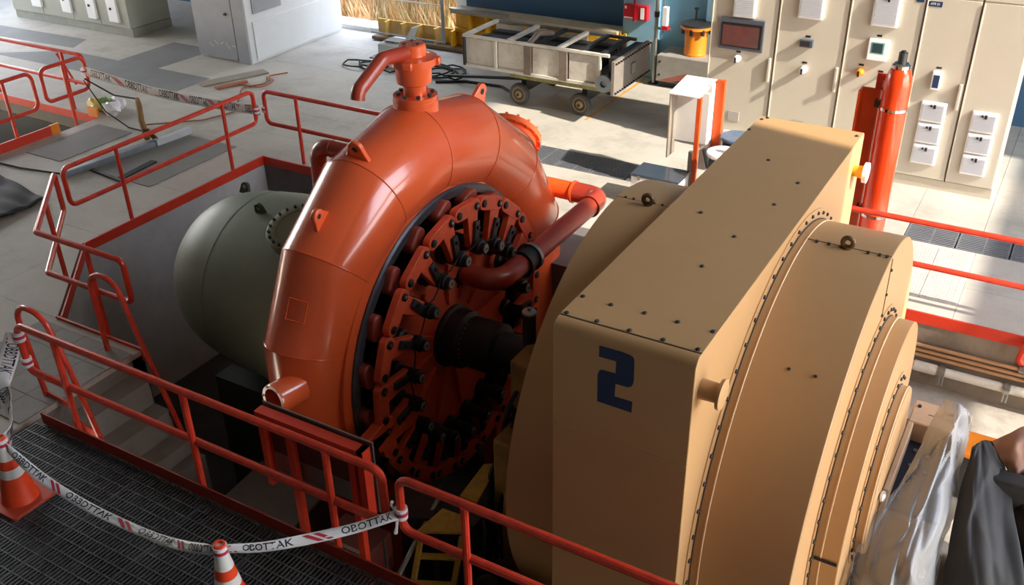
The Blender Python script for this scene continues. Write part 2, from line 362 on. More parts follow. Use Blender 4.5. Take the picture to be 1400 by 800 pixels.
def capsule(b, p, q, r0, r1, x0, x1, n=7):
    """stadium plate between two (y,z) points"""
    p = Vector(p); q = Vector(q); d = (q - p); a = math.atan2(d.y, d.x); poly = []
    for k in range(n + 1): g = a + PI / 2 + PI * k / n; poly.append((x0, p.x + r0 * math.cos(g), p.y + r0 * math.sin(g)))
    for k in range(n + 1): g = a - PI / 2 + PI * k / n; poly.append((x0, q.x + r1 * math.cos(g), q.y + r1 * math.sin(g)))
    return b.prism(poly, (x1 - x0, 0, 0))
def pol(r, g): a = math.radians(g); return (YA + r * math.cos(a), ZA + r * math.sin(a))
for i in range(20):
    a = 7.6 + 18 * i
    L = MB(); capsule(L, pol(1.55, a + .6), pol(1.55, a + 13), .078, .078, -5.13, -5.05)
    capsule(L, pol(1.10, a), pol(1.50, a + 3.0), .072, .10, -5.13, -5.055)
    lv = L.obj('gate_lever', redm, tur, bevel=0.006)
    for g in (a + .6, a + 13):
        MB().lathe((-5.055, *pol(1.55, g)), (1, 0, 0), [(0, .042), (.022, .042), (.028, .03), (.028, 0)], 14).obj('pin', blk, lv)
    MB().lathe((-5.055, *pol(1.55, a + .6)), (1, 0, 0), [(.027, .02), (.031, .014), (.031, 0)], 8).obj('pin_centre', steel, lv)
    s2 = MB().lathe((-5.4, *pol(1.10, a)), (1, 0, 0), [(0, .10), (.2, .10), (.22, .075), (.34, .075), (.35, .082), (.43, .082), (.44, .062), (.485, .062), (.49, .05)], 18).obj('guide_vane_stem', blk, tur)
    MB().lathe((-4.915, *pol(1.10, a)), (1, 0, 0), [(0, .05), (.012, .045), (.012, .02), (.0, .018)], 14).obj('stem_cap', steel, s2)
    c = Vector((-5.035, *pol(1.27, a + .8))); rd = Vector((0, math.cos(math.radians(a)), math.sin(math.radians(a))))
    br = MB().bar(c - rd * .12, c + rd * .12, .085, .035, (1, 0, 0)).obj('shear_pin_bracket', dk, tur, bevel=.006)
    MB().cyl(c + Vector((.015, 0, 0)) + rd * .05, c + Vector((.04, 0, 0)) + rd * .05, .022, n=8).obj('bolt', blk, br)
    K = MB(); capsule(K, pol(1.54, a - 1.5), pol(1.60, a - 6.0), .08, .075, -5.38, -5.2)
    K.obj('ring_link', mat('link_dark_red', '#8f3a2c', 0.5, var=0.15), tur, bevel=0.02)
# sensor cable looping between the brackets
pts = []
for i in range(2, 10):
    a = 7.6 + 18 * i
    for d, r in ((0, 1.2), (6, 1.16), (12, 1.15)):
        pts.append(yz(YA, ZA, -5.0 + (0.02 if d else 0), r, a + d))
MB().tube(pts, .008, 5).obj('sensor_cable', blkr, tur)
# servomotor lever and rod on the near side
L = MB(); capsule(L, pol(1.5, 186), (5.62, -.12), .09, .12, -5.16, -5.04); capsule(L, (5.62, -.12), pol(1.15, 196), .12, .09, -5.16, -5.04)
L.obj('servo_lever', redm, tur, bevel=.01)
sv = MB().tube([(-4.98, 5.62, -.1), (-4.98, 5.62, -.2), (-4.98, 5.62, -1.7)], [.05, .05, .05], 14).obj('servo_rod', dk, tur)
MB().lathe((-5.04, 5.62, -.12), (1, 0, 0), [(0, .1), (.1, .1), (.11, .07), (.12, 0)], 18).obj('rod_end', blk, sv)
# lifting lugs
def lug(th, ax, sz, w=.05, tilt=0):
    R, r = TR(th); a = math.radians(th); rr = R + r * math.cos(ax) - .02; c = Vector((XT + (r - .02) * math.sin(ax), YA + rr * math.cos(a), ZA + rr * math.sin(a)))
    n = Vector((math.sin(ax), math.cos(ax) * math.cos(a), math.cos(ax) * math.sin(a))); t = Vector((0, -math.sin(a), math.cos(a)))
    u = t if not tilt else (t.cross(n)).normalized(); v = n.cross(u).normalized()
    poly = []
    for k in range(9): g = PI * k / 8; poly.append(c + n * (sz * .62 + .42 * sz * math.sin(g)) + u * (.42 * sz * math.cos(g)))
    poly += [c - u * sz * .75 - n * .03, c + u * sz * .75 - n * .03]
    o = MB().prism([p - v * w / 2 for p in poly], v * w).obj('lifting_lug', red, tur, bevel=.008)
    h = c + n * sz * .62; MB().cyl(h - v * (w / 2 + .002), h + v * (w / 2 + .002), sz * .16, n=14).obj('lug_hole', blk, o)
lug(126, .12, .17); lug(108, .1, .2, tilt=1); lug(57, .05, .22)
# drain nozzle at the lower left
NP = Vector((-5.64, 5.46, .60)); ND = Vector((-.12, -.95, .08)); nz = MB().lathe(NP, ND, [(0, .155), (.29, .155), (.31, .148), (.31, .115), (.16, .105), (.16, 0)], 28).obj('side_nozzle', red, tur)
for g in range(6):
    d = ND.normalized(); _, u, v = MB.frame(d); p = NP + d * .305 + (u * math.cos(g * PI / 3) + v * math.sin(g * PI / 3)) * .135
    MB().cyl(p, p + d * .012, .012, n=6).obj('bolt', steel, nz)
# raised frame of the rating plate
fr = MB()
def on_tube(th, ax, lift=.004):
    R, r = TR(th); a = math.radians(th); rr = (R + (r + lift) * math.cos(ax)) * 1.006; return (XT + (r + lift) * math.sin(ax), YA + rr * math.cos(a), ZA + rr * math.sin(a))
cs = [on_tube(150, .05), on_tube(150, .48), on_tube(145, .48), on_tube(145, .05)]
for i in range(4): fr.bar(cs[i], cs[(i + 1) % 4], .012, .012)
fr.obj('plate_frame', red, tur)
# manhole flange at the far upper right
c = Vector((-6.02, 9.98, 1.25)); d = Vector((-.2, .85, .5)).normalized(); _, u, v = MB.frame(d)
mh = MB().lathe(c - d * .3, d, [(0, .36), (.58, .36), (.58, .41), (.66, .41), (.66, .0)], 32).obj('manhole_nozzle', red, tur)
for g in range(16):
    p = c + d * .33 + (u * math.cos(g * PI / 8) + v * math.sin(g * PI / 8)) * .385; MB().cyl(p - d * .06, p + d * .06, .022, n=6).obj('bolt', red, mh)
# air valve on top with its bent outlet pipe
V = Vector((XT, 7.82, 2.55))
va = MB().lathe(V, (0, 0, 1), [(0, .24), (.16, .235), (.16, .23), (.21, .23), (.21, .12), (.31, .12), (.34, .18), (.50, .19), (.53, .19), (.53, .25), (.60, .25), (.60, .2), (.62, .14), (.72, .14), (.735, .125), (.735, 0)], 32).obj('air_valve', red, tur)
for g in range(8):
    p = V + Vector((.18 * math.cos(g * PI / 4), .18 * math.sin(g * PI / 4), .21)); MB().cyl(p, p + Vector((0, 0, .03)), .022, n=6).obj('bolt', dk, va)
for g in range(4):
    p = V + Vector((.235 * math.cos(g * PI / 2 + .4), .235 * math.sin(g * PI / 2 + .4), .53)); MB().obox(p + Vector((0, 0, .035)), .1, .1, .075, (0, 0, g * PI / 2 + .4)).obj('valve_ear', red, va, bevel=.015)
for g in range(3):
    p = V + Vector((.08 * math.cos(g * 2.1), .08 * math.sin(g * 2.1), .735)); MB().cyl(p, p + Vector((0, 0, .012)), .02, n=8).obj('bolt', dk, va)
P1 = V + Vector((0, -.05, .66)); 
MB().tube(fillet([P1, P1 + Vector((-.03, -.4, .03)), (XT - .05, 6.98, 3.03), (XT - .05, 6.96, 2.95)], .1), .072, 16).obj('outlet_pipe', redd, tur)
# small return bend on the left flank
MB().tube(fillet([(-6.5, 7.05, 1.5), (-6.5, 7.06, 2.33), (-5.6, 7.06, 2.33)], .16, 8), .088, 16).obj('balance_pipe', redd, tur)
for z in (2.12,): MB().lathe((-6.5, 7.06, z), (0, 0, 1), [(0, .088), (.006, .094), (.012, .088)], 20).obj('weld_ring', redd, tur)
MB().lathe((-6.3, 7.06, 2.33), (1, 0, 0), [(0, .088), (.006, .094), (.012, .088)], 20).obj('weld_ring', redd, tur)
# base feet reaching the pit floor
for x in (-6.1, -5.5):
    MB().box(x - .1, x + .1, 6.2, 6.6, -2.9, -1.35).obj('foot', redm, tur); MB().box(x - .1, x + .1, 8.6, 9.0, -2.9, -1.35).obj('foot', redm, tur)

# ------------------------------------------------------------------ green drum (suction elbow)
gd = thing('green_drum', 'grey-green domed steel drum behind the red turbine at the left', 'drum', (-8, YA, -2.9))
MB().lathe((-9.05, YA, .13), (1, 0, 0), [(0, 0), (.008, .12), (.03, .29), (.07, .45), (.13, .6), (.22, .745), (.34, .86), (.5, .955), (.66, 1.02), (.85, 1.07), (1.3, 1.13), (2.0, 1.19), (2.7, 1.215), (3.2, 1.215)], 64).obj('drum_body', green, gd, sharp=60)
MB().tube([yz(YA, .13, -8.0, 1.0965, g) for g in range(0, 360, 6)], .005, 5, closed=True).obj('weld_seam', green, gd)
def drum_lug(x, g, r, nm='drum_lug'):
    c = Vector(yz(YA, .13, x, r, g)); n = Vector((0, math.cos(math.radians(g)), math.sin(math.radians(g)))); t = Vector((0, -n.z, n.y)) * .0 + Vector((1, 0, 0))
    poly = [c + n * (.06 + .06 * math.sin(PI * k / 8)) + t * (.06 * math.cos(PI * k / 8)) for k in range(9)] + [c - t * .08 - n * .02, c + t * .08 - n * .02]
    v = n.cross(t) * .04; o = MB().prism([p - v / 2 for p in poly], v).obj(nm, greend, gd)
    h = c + n * .065; MB().cyl(h - v * .55, h + v * .55, .025, n=12).obj('lug_hole', steel, o)
drum_lug(-7.65, 104, 1.14); drum_lug(-8.45, 74, 1.01)
g0 = 112; c = Vector(yz(YA, .13, -6.95, 1.196, g0)); n = Vector((0, math.cos(math.radians(g0)), math.sin(math.radians(g0)))); _, u, v = MB.frame(n)
mc = MB().lathe(c - n * .06, n, [(0, .34), (.13, .34), (.135, .33), (.135, .24), (.12, .23), (.12, 0)], 36).obj('manhole_cover', green, gd)
for k in range(20):
    p = c + n * .075 + (u * math.cos(k * PI / 10) + v * math.sin(k * PI / 10)) * .3; MB().cyl(p, p + n * .025, .017, n=6).obj('bolt', blk, mc)
for y in (6.9, 8.1): MB().box(-8.4, -7.6, y - .15, y + .15, -2.9, -1.0).obj('saddle', greend, gd)

# ------------------------------------------------------------------ generator
gen = thing('generator', 'tan sheet-steel generator housing with a navy numeral 2 on its front', 'generator', (-2.2, YA, -2.9))
BX0, BX1, BY0, BY1, BZ = -2.74, -1.67, 5.16, 9.9, 2.37
prof = [(BY0, -1.6), (BY0, BZ - .09)] + [(BY0 + .09 - .09 * math.cos(k * PI / 12), BZ - .09 + .09 * math.sin(k * PI / 12)) for k in range(1, 7)] + [(BY1 - .03, BZ), (BY1, BZ - .03), (BY1, -.9)]
hb = MB().prism([(BX0, y, z) for y, z in prof], (BX1 - BX0, 0, 0)).obj('housing', tan, gen, bevel=.006)
MB().box(BX0 + .004, BX1 - .004, BY0 + .098, BY0 + .106, BZ - .003, BZ + .002).obj('seam', gap_m, hb)
MB().box(BX0, BX1, BY0 + .108, BY1 - .05, BZ, BZ + .006).obj('top_sheet', tan, gen, bevel=.002)
MB().tube([(BX0 + .002, BY0 - .001, 1.475), (BX1 - .002, BY0 - .001, 1.475)], .008, 6).obj('weld_seam', tan, hb)
for q in [(-2.70, 5.29), (-2.46, 5.29), (-2.21, 5.29), (-1.96, 5.29), (-1.71, 5.29), (-2.70, 5.55), (-2.47, 5.54), (-2.21, 5.55), (-1.96, 5.55), (-1.70, 5.55), (-2.70, 9.75), (-2.72, 9.4), (-1.71, 9.72), (-2.3, 8.7), (-1.95, 7.75), (-2.05, 7.0), (-2.1, 6.4), (-2.45, 7.3), (-1.9, 8.3), (-2.66, 9.82)]:
    MB().lathe((q[0], q[1], BZ + .006), (0, 0, 1), [(0, .02), (.008, .018), (.014, .009), (.014, 0)], 8).obj('screw', dk, gen)
two = [(-2.375, 2.277), (-2.20, 2.279), (-2.140, 2.272), (-2.118, 2.262), (-2.108, 2.240), (-2.104, 2.070), (-2.110, 2.035), (-2.122, 2.012), (-2.145, 1.998), (-2.241, 1.996), (-2.243, 1.887), (-2.106, 1.888), (-2.109, 1.791), (-2.377, 1.796), (-2.381, 2.022), (-2.374, 2.055), (-2.362, 2.074), (-2.345, 2.081), (-2.244, 2.084), (-2.243, 2.185), (-2.375, 2.183)]
MB().prism([(x, BY0 - .0015, z) for x, z in two], (0, .001, 0)).obj('numeral', navy, gen, label='navy blue painted numeral 2')
for y, z, m in ((5.31, 2.06, tan), (9.62, 2.05, yellow)):
    kb = MB().lathe((BX1, y, z), (1, 0, 0), [(0, .075), (.13, .07), (.135, .11), (.16, .115), (.165, .1), (.165, 0)] if m is tan else [(0, .05), (.1, .07), (.11, .1), (.14, .1), (.14, 0)], 24).obj('lifting_bollard', m, gen)
    if m is yellow: MB().lathe((BX1 + .105, y, z), (1, 0, 0), [(0, .105), (.04, .105), (.042, .095)], 24).obj('bollard_rim', white, kb)
# left end shield
MB().lathe((-3.33, YA, ZA), (1, 0, 0), [(0, .3), (0, 2.1), (.012, 2.13), (.6, 2.13)], 96).obj('left_end_shield', tan, gen)
def eye(x, r, g, lab=None):
    p = Vector(yz(YA, ZA, x, r, g)); n = Vector((0, math.cos(math.radians(g)), math.sin(math.radians(g)))); t = Vector((0, -n.z, n.y))
    w = Vector((1, 0, 0)); c = p + n * .055
    ring_ = [c + (w * math.cos(k * PI / 10) + n * math.sin(k * PI / 10)) * .042 for k in range(20)]
    e_ = MB().tube(ring_, .022, 8, closed=True).obj('eye_bolt', mat('eye_bronze', '#6b5334', 0.5, metal=0.3), gen)
    MB().cyl(p - n * .02, p + n * .02, .035, n=12).obj('eye_base', MATS['eye_bronze'], e_)
eye(-3.0, 2.13, 92)
for x in (-3.24, -3.16, -2.96, -2.88, -2.8): MB().cyl(yz(YA, ZA, x, 2.12, 90.6), yz(YA, ZA, x, 2.142, 90.6), .012, n=6).obj('screw', dk, gen)
MB().box(-3.33, -2.74, 7.49, 7.494, 2.2678, 2.2688).obj('seam', gap_m, gen)
# stepped right hand drums
def drum(nm, x0, x1, r, rf, rb, nb):
    d = MB().lathe((x0, YA, ZA), (1, 0, 0), [(0, r), (x1 - x0 - .006, r), (x1 - x0, r - .006), (x1 - x0, .2)], 128).obj(nm, tan, gen, sharp=30)
    MB().lathe((x0, YA, ZA), (1, 0, 0), [(0, rf), (.010, rf), (.010, r - .02)], 128).obj('flange', tan, d)
    MB().lathe((x0 + .013, YA, ZA), (1, 0, 0), [(0, r), (.004, r + .012), (.006, r)], 128).obj('joint_line', gap_m, d)
    MB().lathe((x0 + .075, YA, ZA), (1, 0, 0), [(0, r), (.003, r + .007), (.010, r + .007), (.013, r)], 128).obj('raised_bead', tanl, d)
    for k in range(nb):
        g = 360 * k / nb
        if 40 < g < 240: 
            p = Vector(yz(YA, ZA, x0 + .01, rb, g)); MB().lathe(p, (1, 0, 0), [(0, .019), (.012, .017), (.018, .009), (.018, 0)], 8).obj('screw', dk, d)
    return d
dB = drum('middle_drum', -1.67, -.89, 2.085, 2.185, 2.143, 60)
dC = drum('outer_drum', -.89, -.66, 1.36, 1.47, 1.425, 48)
dD = drum('collar_drum', -.66, -.56, .78, .9, .855, 30)
for g, x0, x1 in ((89.2, -1.6, -.9), ):
    MB().bar(yz(YA, ZA, x0, 2.086, g), yz(YA, ZA, x1, 2.086, g), .007, .004).obj('seam', gap_m, dB)
    for x in (-1.5, -1.4, -1.3, -1.08, -.99, -.93): MB().cyl(yz(YA, ZA, x, 2.08, g + .8), yz(YA, ZA, x, 2.105, g + .8), .014, n=6).obj('screw', dk, dB)
MB().bar(yz(YA, ZA, -.887, 2.07, 89.2), yz(YA, ZA, -.887, 1.5, 87), .006, .006).obj('seam', gap_m, dB)
for r in (1.95, 1.72, 1.52): MB().lathe((-.89, *pol(r, 88.2)), (1, 0, 0), [(0, .016), (.016, .012), (.016, 0)], 8).obj('screw', dk, dB)
eye(-1.25, 2.085, 89.8)
MB().lathe((-.86, YA, ZA), (1, 0, 0), [(0, 1.368), (.185, 1.368)], 48, a0=math.radians(0), a1=math.radians(1.6)).obj('tape_mark', blk, dC)
for x in (-1.3, -1.1): MB().lathe(yz(YA, ZA, x, 2.085, 128), (0, math.cos(2.234), math.sin(2.234)), [(0, .014), (.012, .01), (.012, 0)], 8).obj('screw', dk, dB)
MB().box(-3.2, -.7, 6.3, 8.8, -2.9, -1.4).obj('pedestal', cpit, gen)
# bearing housing with an open hatch at the right end
bh = thing('bearing_housing', 'tan flat-topped bearing housing with a dark open hatch, right of the stepped drums', 'housing', (-.4, 7.6, -.95))
tb = mat('tan_dusty', '#c0a184', 0.55, var=0.1, scale=4)
MB().box(-.555, -.02, 8.42, 8.82, -.95, .1).obj('rear_beam', tb, bh, bevel=.015)
MB().box(-.555, -.5, 7.3, 8.42, -.95, .1).obj('side_frame', tb, bh, bevel=.01)
MB().box(-.06, -.02, 7.5, 8.42, -.95, .1).obj('side_frame', tb, bh, bevel=.01)
MB().box(-.5, -.06, 7.25, 7.35, -.95, -.15).obj('front_beam', mat('brown_dusty', '#7a6250', 0.6, var=0.2), bh, bevel=.01)
hp = MB().box(-.5, -.06, 7.35, 8.42, -.95, -.12).obj('hatch_floor', mat('dark_blue_metal', '#1d2230', 0.4, var=0.2), bh)
for x, y in ((-.42, 8.25), (-.3, 8.2), (-.42, 8.0), (-.36, 7.85), (-.42, 7.7), (-.28, 7.95), (-.42, 7.5)): MB().cyl((x, y, -.12), (x, y, -.09), .02, n=8).obj('bolt', steel, hp)
MB().box(-.4, -.03, 8.6, 8.606, .1, .104).obj('seam', gap_m, bh)
for x in (-.5, -.2): MB().cyl((x, 8.7, .1), (x, 8.7, .12), .018, n=8).obj('screw', dk, bh)
MB().sphere((-.53, 7.12, .16), .05, sc=(.6, 1.4, .8)).obj('wrapped_lamp', mat('foil', '#dfe3e8', 0.25, metal=0.7), bh)
# shaft bearing bracket with hoses in front of the left end shield
br = thing('brake_bracket', 'dirty yellow brake bracket with black hoses beside the black shaft', 'bracket', (-3.7, 7.3, -2.9))
b = MB(); capsule(b, (6.4, -.6), (7.0, .95), .38, .2, -3.75, -3.6); b.obj('bracket_plate', ylwd, br, bevel=.02)
MB().box(-3.95, -3.6, 6.55, 6.95, .25, .8).obj('caliper', ylwd, br, bevel=.03)
MB().box(-3.95, -3.6, 6.2, 6.6, -.7, .1).obj('caliper', ylwd, br, bevel=.03)
MB().box(-3.8, -3.5, 6.1, 6.8, -2.9, -.7).obj('bracket_leg', ylwd, br)
MB().cyl((-3.95, 6.95, .75), (-3.95, 6.95, 1.12), .07, n=16).obj('solenoid', blk, br); MB().lathe((-3.95, 6.95, 1.12), (0, 0, 1), [(0, .075), (.02, .07), (.03, .02), (.06, .02), (.06, 0)], 14).obj('solenoid_cap', steel, br)
MB().obox((-3.62, 7.15, 1.05), .22, .28, .16, (.2, .3, .4)).obj('terminal_box', blk, br, bevel=.02); MB().obox((-3.55, 6.9, .8), .2, .3, .28, (.3, .1, .2)).obj('terminal_box', dk, br, bevel=.02)
for k in range(9):
    r = random.random
    p = [(-4.2 + .4 * r(), 6.0 + .6 * r(), -2.4 + r() * .6), (-4.1 + .3 * r(), 6.1 + .5 * r(), -1.2 + r()), (-4.0 + .2 * r(), 6.3 + .5 * r(), -.2 + .7 * r()), (-3.7 + .1 * r(), 6.7 + .4 * r(), .5 + .5 * r())]
    MB().tube(fillet(p, .3, 4), .022, 7).obj('hose', blkr, br)
for k in range(7): MB().cyl((-3.76, 6.4 + k * .1, -.4 + k * .2), (-3.79, 6.4 + k * .1, -.4 + k * .2), .02, n=6).obj('bolt', steel, br)

# ------------------------------------------------------------------ cooling water pipe
wp = thing('water_pipe', 'dark red cooling pipe bending from the turbine cover towards the sunlit floor', 'pipe', (-4.9, 9, 0))
MB().tube(fillet([(-5.36, 7.84, .78), (-4.86, 7.86, .74), (-4.86, 8.55, .74)], .36, 10), .125, 20).obj('elbow', redd, wp)
MB().tube([(-4.86, 8.55, .74), (-4.86, 10.12, .74)], .125, 20).obj('straight_run', redd, wp)
MB().tube(fillet([(-4.86, 10.1, .74), (-4.86, 10.42, .74), (-5.25, 10.42, .74)], .2, 8), .135, 20).obj('corner', redd, wp)
MB().tube([(-5.22, 10.42, .74), (-6.3, 10.42, .74)], .125, 20).obj('cross_run', orl, wp)  # orange instead of the pipe's dark red, sunlight put into the colour
for y, r in ((8.36, .165), (8.56, .17)): MB().lathe((-4.86, y, .74), (0, 1, 0), [(0, .12), (0, r), (.05, r), (.05, .12)], 24).obj('union_ring', blk if y < 8.5 else steel, wp)
MB().lathe((-4.86, 8.41, .74), (0, 1, 0), [(0, .14), (.15, .14)], 24).obj('union_sleeve', dk, wp)
MB().lathe((-4.86, 10.1, .74), (0, 1, 0), [(0, .12), (0, .15), (.03, .15), (.03, .12)], 24).obj('flange', redd, wp)
MB().lathe((-5.22, 10.42, .74), (-1, 0, 0), [(0, .12), (0, .15), (.03, .15), (.03, .12)], 24).obj('flange', orl, wp)  # same orange, sunlight painted onto this flange too
ff = MB().lathe((-5.36, 7.84, .78), (1, 0, 0), [(0, .2), (.05, .2), (.06, .15), (.1, .15)], 24).obj('wall_flange', blk, wp)
for g in range(8): MB().cyl((-5.31, 7.84 + .17 * math.cos(g * PI / 4), .78 + .17 * math.sin(g * PI / 4)), (-5.28, 7.84 + .17 * math.cos(g * PI / 4), .78 + .17 * math.sin(g * PI / 4)), .018, n=6).obj('bolt', blk, ff)
# pedestal ledge below the pipe
MB().box(-5.6, -3.8, 9.6, 10.7, -2.9, .1).obj('ledge', mat('ledge_grey', '#6f6a66', 0.7, var=0.15, scale=3), None).__setitem__('kind', 'structure')
# ------------------------------------------------------------------ railings
def loop_rail(pts, r=.034, rad=.1): return MB().tube(fillet(pts, rad, 5, closed=True), r, 10, closed=True)
def post(b, x, y, z0, z1, r=.03): return b.tube([(x, y, z0), (x, y, z1)], r, 10)
HT, HM = 1.08, .55
rl = thing('safety_railing', 'red tube railing along the left pit edge, beside the grey cover plates', 'railing', (-11.15, 9, 0), 'red railings around the pits')
loop_rail([(-11.15, 7.22, HT), (-11.15, 10.78, HT), (-11.15, 10.78, HM), (-11.15, 7.22, HM)]).obj('rail_loop', rail_m, rl)
for y in (8.08, 10.1): post(MB(), -11.13, y, -.3, HT).obj('post', rail_m, rl)
rl = thing('safety_railing', 'red tube railing along the far pit edge behind the green drum and air valve', 'railing', (-9, 10.85, 0), 'red railings around the pits')
loop_rail([(-11.0, 10.87, HT), (-6.9, 10.87, HT), (-6.9, 10.87, HM), (-11.0, 10.87, HM)]).obj('rail_loop', rail_m, rl)
for x in (-10.28, -8.4, -7.2): post(MB(), x, 10.82 if x < -10 else 10.8, -.3, HT).obj('post', rail_m, rl)
rl = thing('safety_railing', 'kinked red tube railing around the chamfered pit corner above the tiled landing', 'railing', (-9.8, 5.9, 0), 'red railings around the pits')
loop_rail([(-11.12, 7.08, HT), (-9.82, 5.84, HT), (-8.38, 5.84, HT), (-8.38, 5.84, HM), (-9.82, 5.84, HM), (-11.12, 7.08, HM)], rad=.08).obj('rail_loop', rail_m, rl)
for x, y in ((-10.42, 6.42), (-8.93, 5.81)): post(MB(), x, y, -.12, HT).obj('post', rail_m, rl)
rl = thing('safety_railing', 'long red tube railing along the black grating, between the two traffic cones and the pit', 'railing', (-6, 4.42, 0), 'red railings around the pits')
loop_rail([(-8.24, 4.43, HT), (-3.84, 4.43, HT), (-3.84, 4.43, HM), (-8.24, 4.43, HM)], .036).obj('rail_loop', rail_m, rl)
for x in (-7.66, -5.96, -4.38): post(MB(), x, 4.41, -.12, HT, .032).obj('post', rail_m, rl)
MB().box(-8.12, -2.2, 4.33, 4.345, .0, .13).obj('kick_plate', mat('kick_dark', '#94301f', 0.55, var=.15, scale=5), rl)
rl = thing('safety_railing', 'red tube railing at the bottom, passing in front of the tan generator housing', 'railing', (-2.4, 4.42, 0), 'red railings around the pits')
loop_rail([(-3.68, 4.43, HT), (.6, 4.43, HT), (.6, 4.43, HM), (-3.68, 4.43, HM)], .036).obj('rail_loop', rail_m, rl)
for x in (-3.07, -1.2): post(MB(), x, 4.41, -.12, HT, .032).obj('post', rail_m, rl)
rl = thing('safety_railing', 'bright red tube railing beyond the generator, crossing in front of the sunlit tread plates', 'railing', (0, 10.85, 0), 'red railings around the pits')
loop_rail([(-3.6, 10.85, HT), (2.4, 10.85, HT), (2.4, 10.85, HM), (-3.6, 10.85, HM)]).obj('rail_loop', rail_m, rl)
for x in (-3.2, -2.2, 1.6): post(MB(), x, 10.85, -.3, HT).obj('post', rail_m, rl)
rl = thing('safety_railing', 'dark red railing along the back edge of the second pit at far left', 'railing', (-18, 10.87, 0), 'red railings around the pits')
loop_rail([(-22, 10.87, HT), (-15.3, 10.87, HT), (-15.3, 10.87, HM), (-22, 10.87, HM)]).obj('rail_loop', rail_m, rl)
for x in (-15.85, -18, -20): post(MB(), x, 10.85, -.3, HT).obj('post', rail_m, rl)
MB().bar((-16.0, 10.87, 1.02), (-16.05, 11.15, .35), .03, .03).obj('brace', rail_m, rl)
rl = thing('safety_railing', 'short square red railing frame at the corner of the second pit', 'railing', (-15.2, 10.3, 0), 'red railings around the pits')
loop_rail([(-15.22, 9.93, HT), (-15.22, 10.82, HT), (-15.22, 10.82, .5), (-15.22, 9.93, .5)], rad=.12).obj('rail_loop', rail_m, rl); post(MB(), -15.18, 10.35, -.3, HT).obj('post', rail_m, rl)
rl = thing('safety_railing', 'red railing frame at the far left frame edge beside the second pit', 'railing', (-15.2, 8.8, 0), 'red railings around the pits')
loop_rail([(-15.22, 7.6, HT), (-15.22, 9.75, HT), (-15.22, 9.75, .45), (-15.22, 7.6, .45)], rad=.12).obj('rail_loop', rail_m, rl)
for y in (9.2, 8.0): post(MB(), -15.2, y, -.3, HT).obj('post', rail_m, rl)
# stair hoops
hp = thing('stair_handrail', 'red hoop handrail at the pit side of the landing steps', 'handrail', (-8.5, 5.6, 0), 'hoop handrails of the steps')
MB().tube(fillet([(-8.63, 5.56, 0), (-8.63, 5.56, 1.02), (-8.2, 5.56, 1.02), (-8.06, 5.56, .5), (-7.6, 5.56, -1.0)], .22, 7), .03, 10).obj('hoop', rail_m, hp)
hp = thing('stair_handrail', 'red hoop handrail behind the long railing, near the hanging tape', 'handrail', (-8.4, 4.65, 0), 'hoop handrails of the steps')
MB().tube(fillet([(-8.5, 4.66, 0), (-8.6, 4.66, 1.1), (-8.15, 4.66, 1.1), (-7.95, 4.66, .5), (-7.62, 4.66, -.9)], .24, 7), .03, 10).obj('hoop', rail_m, hp)
MB().bar((-8.5, 4.66, .03), (-8.05, 4.66, .0), .02, .07).obj('foot_bar', rail_m, hp); MB().bar((-8.1, 4.66, -.22), (-7.75, 4.66, -.28), .02, .12).obj('foot_bar', rail_m, hp)
# painted pit edges
def edge(nm_label, x0, x1, y0, y1): tag(MB().box(x0, x1, y0, y1, -.13, .012).obj('edge_strip', kick_m), nm_label, 'edge strip', 'red pit edge strips')
edge('red edge strip along the left pit wall under the long left railing', -11.10, -11.07, 7.2, 10.76)
edge('red edge strip on the far pit wall left of the turbine', -11.09, -6.4, 10.725, 10.75)
edge('bright red edge strip on the far pit wall right of the generator', -3.6, 3, 10.725, 10.75)
tag(MB().bar((-11.075, 7.22, -.06), (-9.72, 5.79, -.06), .02, .14).obj('edge_strip', kick_m), 'dark red edge strip across the chamfered pit corner', 'edge strip', 'red pit edge strips')
tag(MB().box(-9.75, -8.25, 5.735, 5.76, -.13, .03).obj('edge_strip', kick_m), 'dark red edge strip along the tiled landing', 'edge strip', 'red pit edge strips')
edge('dark red edge strip on the back edge of the second pit', -24, -15.1, 10.735, 10.755)
e_ = thing('edge_board', 'red toe board with an orange end along the second pit', 'edge board', (-15.06, 9, 0))
MB().box(-15.08, -15.05, 6.5, 9.75, .0, .16).obj('board', kick_m, e_); MB().box(-15.085, -15.045, 9.75, 9.92, .0, .17).obj('orange_end', orange, e_)
tag(MB().box(-15.3, -15.05, 10.72, 10.76, .0, .17).obj('orange_marker', orange), 'orange painted end piece at the back corner of the second pit', 'marker')

# ------------------------------------------------------------------ grating platform
gr = thing('grating_platform', 'black steel bar grating floor at the bottom left in front of the railing', 'grating', (-5, 3, -.05))
gm = mat('grating_steel', '#5b5d60', 0.45, metal=0.4, var=0.25, scale=3, dirt='#6a6a6a', dscale=3, damt=.5)
for i in range(12):
    x0 = -8.2 + i * .8
    b = MB()
    for k in range(20): x = x0 + .012 + k * .0398; b.box(x, x + .011, 1.9, 4.32, -.035, 0)
    for k in range(21): y = 1.93 + k * .118; b.box(x0, x0 + .79, y, y + .012, -.012, .002)
    b.box(x0 + .785, x0 + .795, 1.9, 4.32, -.045, .002)
    b.obj('grating_panel', gm, gr, kind='stuff', sharp=20)
for y in (2.6, 4.1): MB().box(-8.2, 2, y, y + .08, -.25, -.05).obj('bearer', dk, gr)
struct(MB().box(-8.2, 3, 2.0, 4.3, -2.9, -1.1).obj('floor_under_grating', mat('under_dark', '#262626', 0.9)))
MB().box(-8.12, -3.0, 4.345, 4.38, -.06, .02).obj('curb', conc, gr)

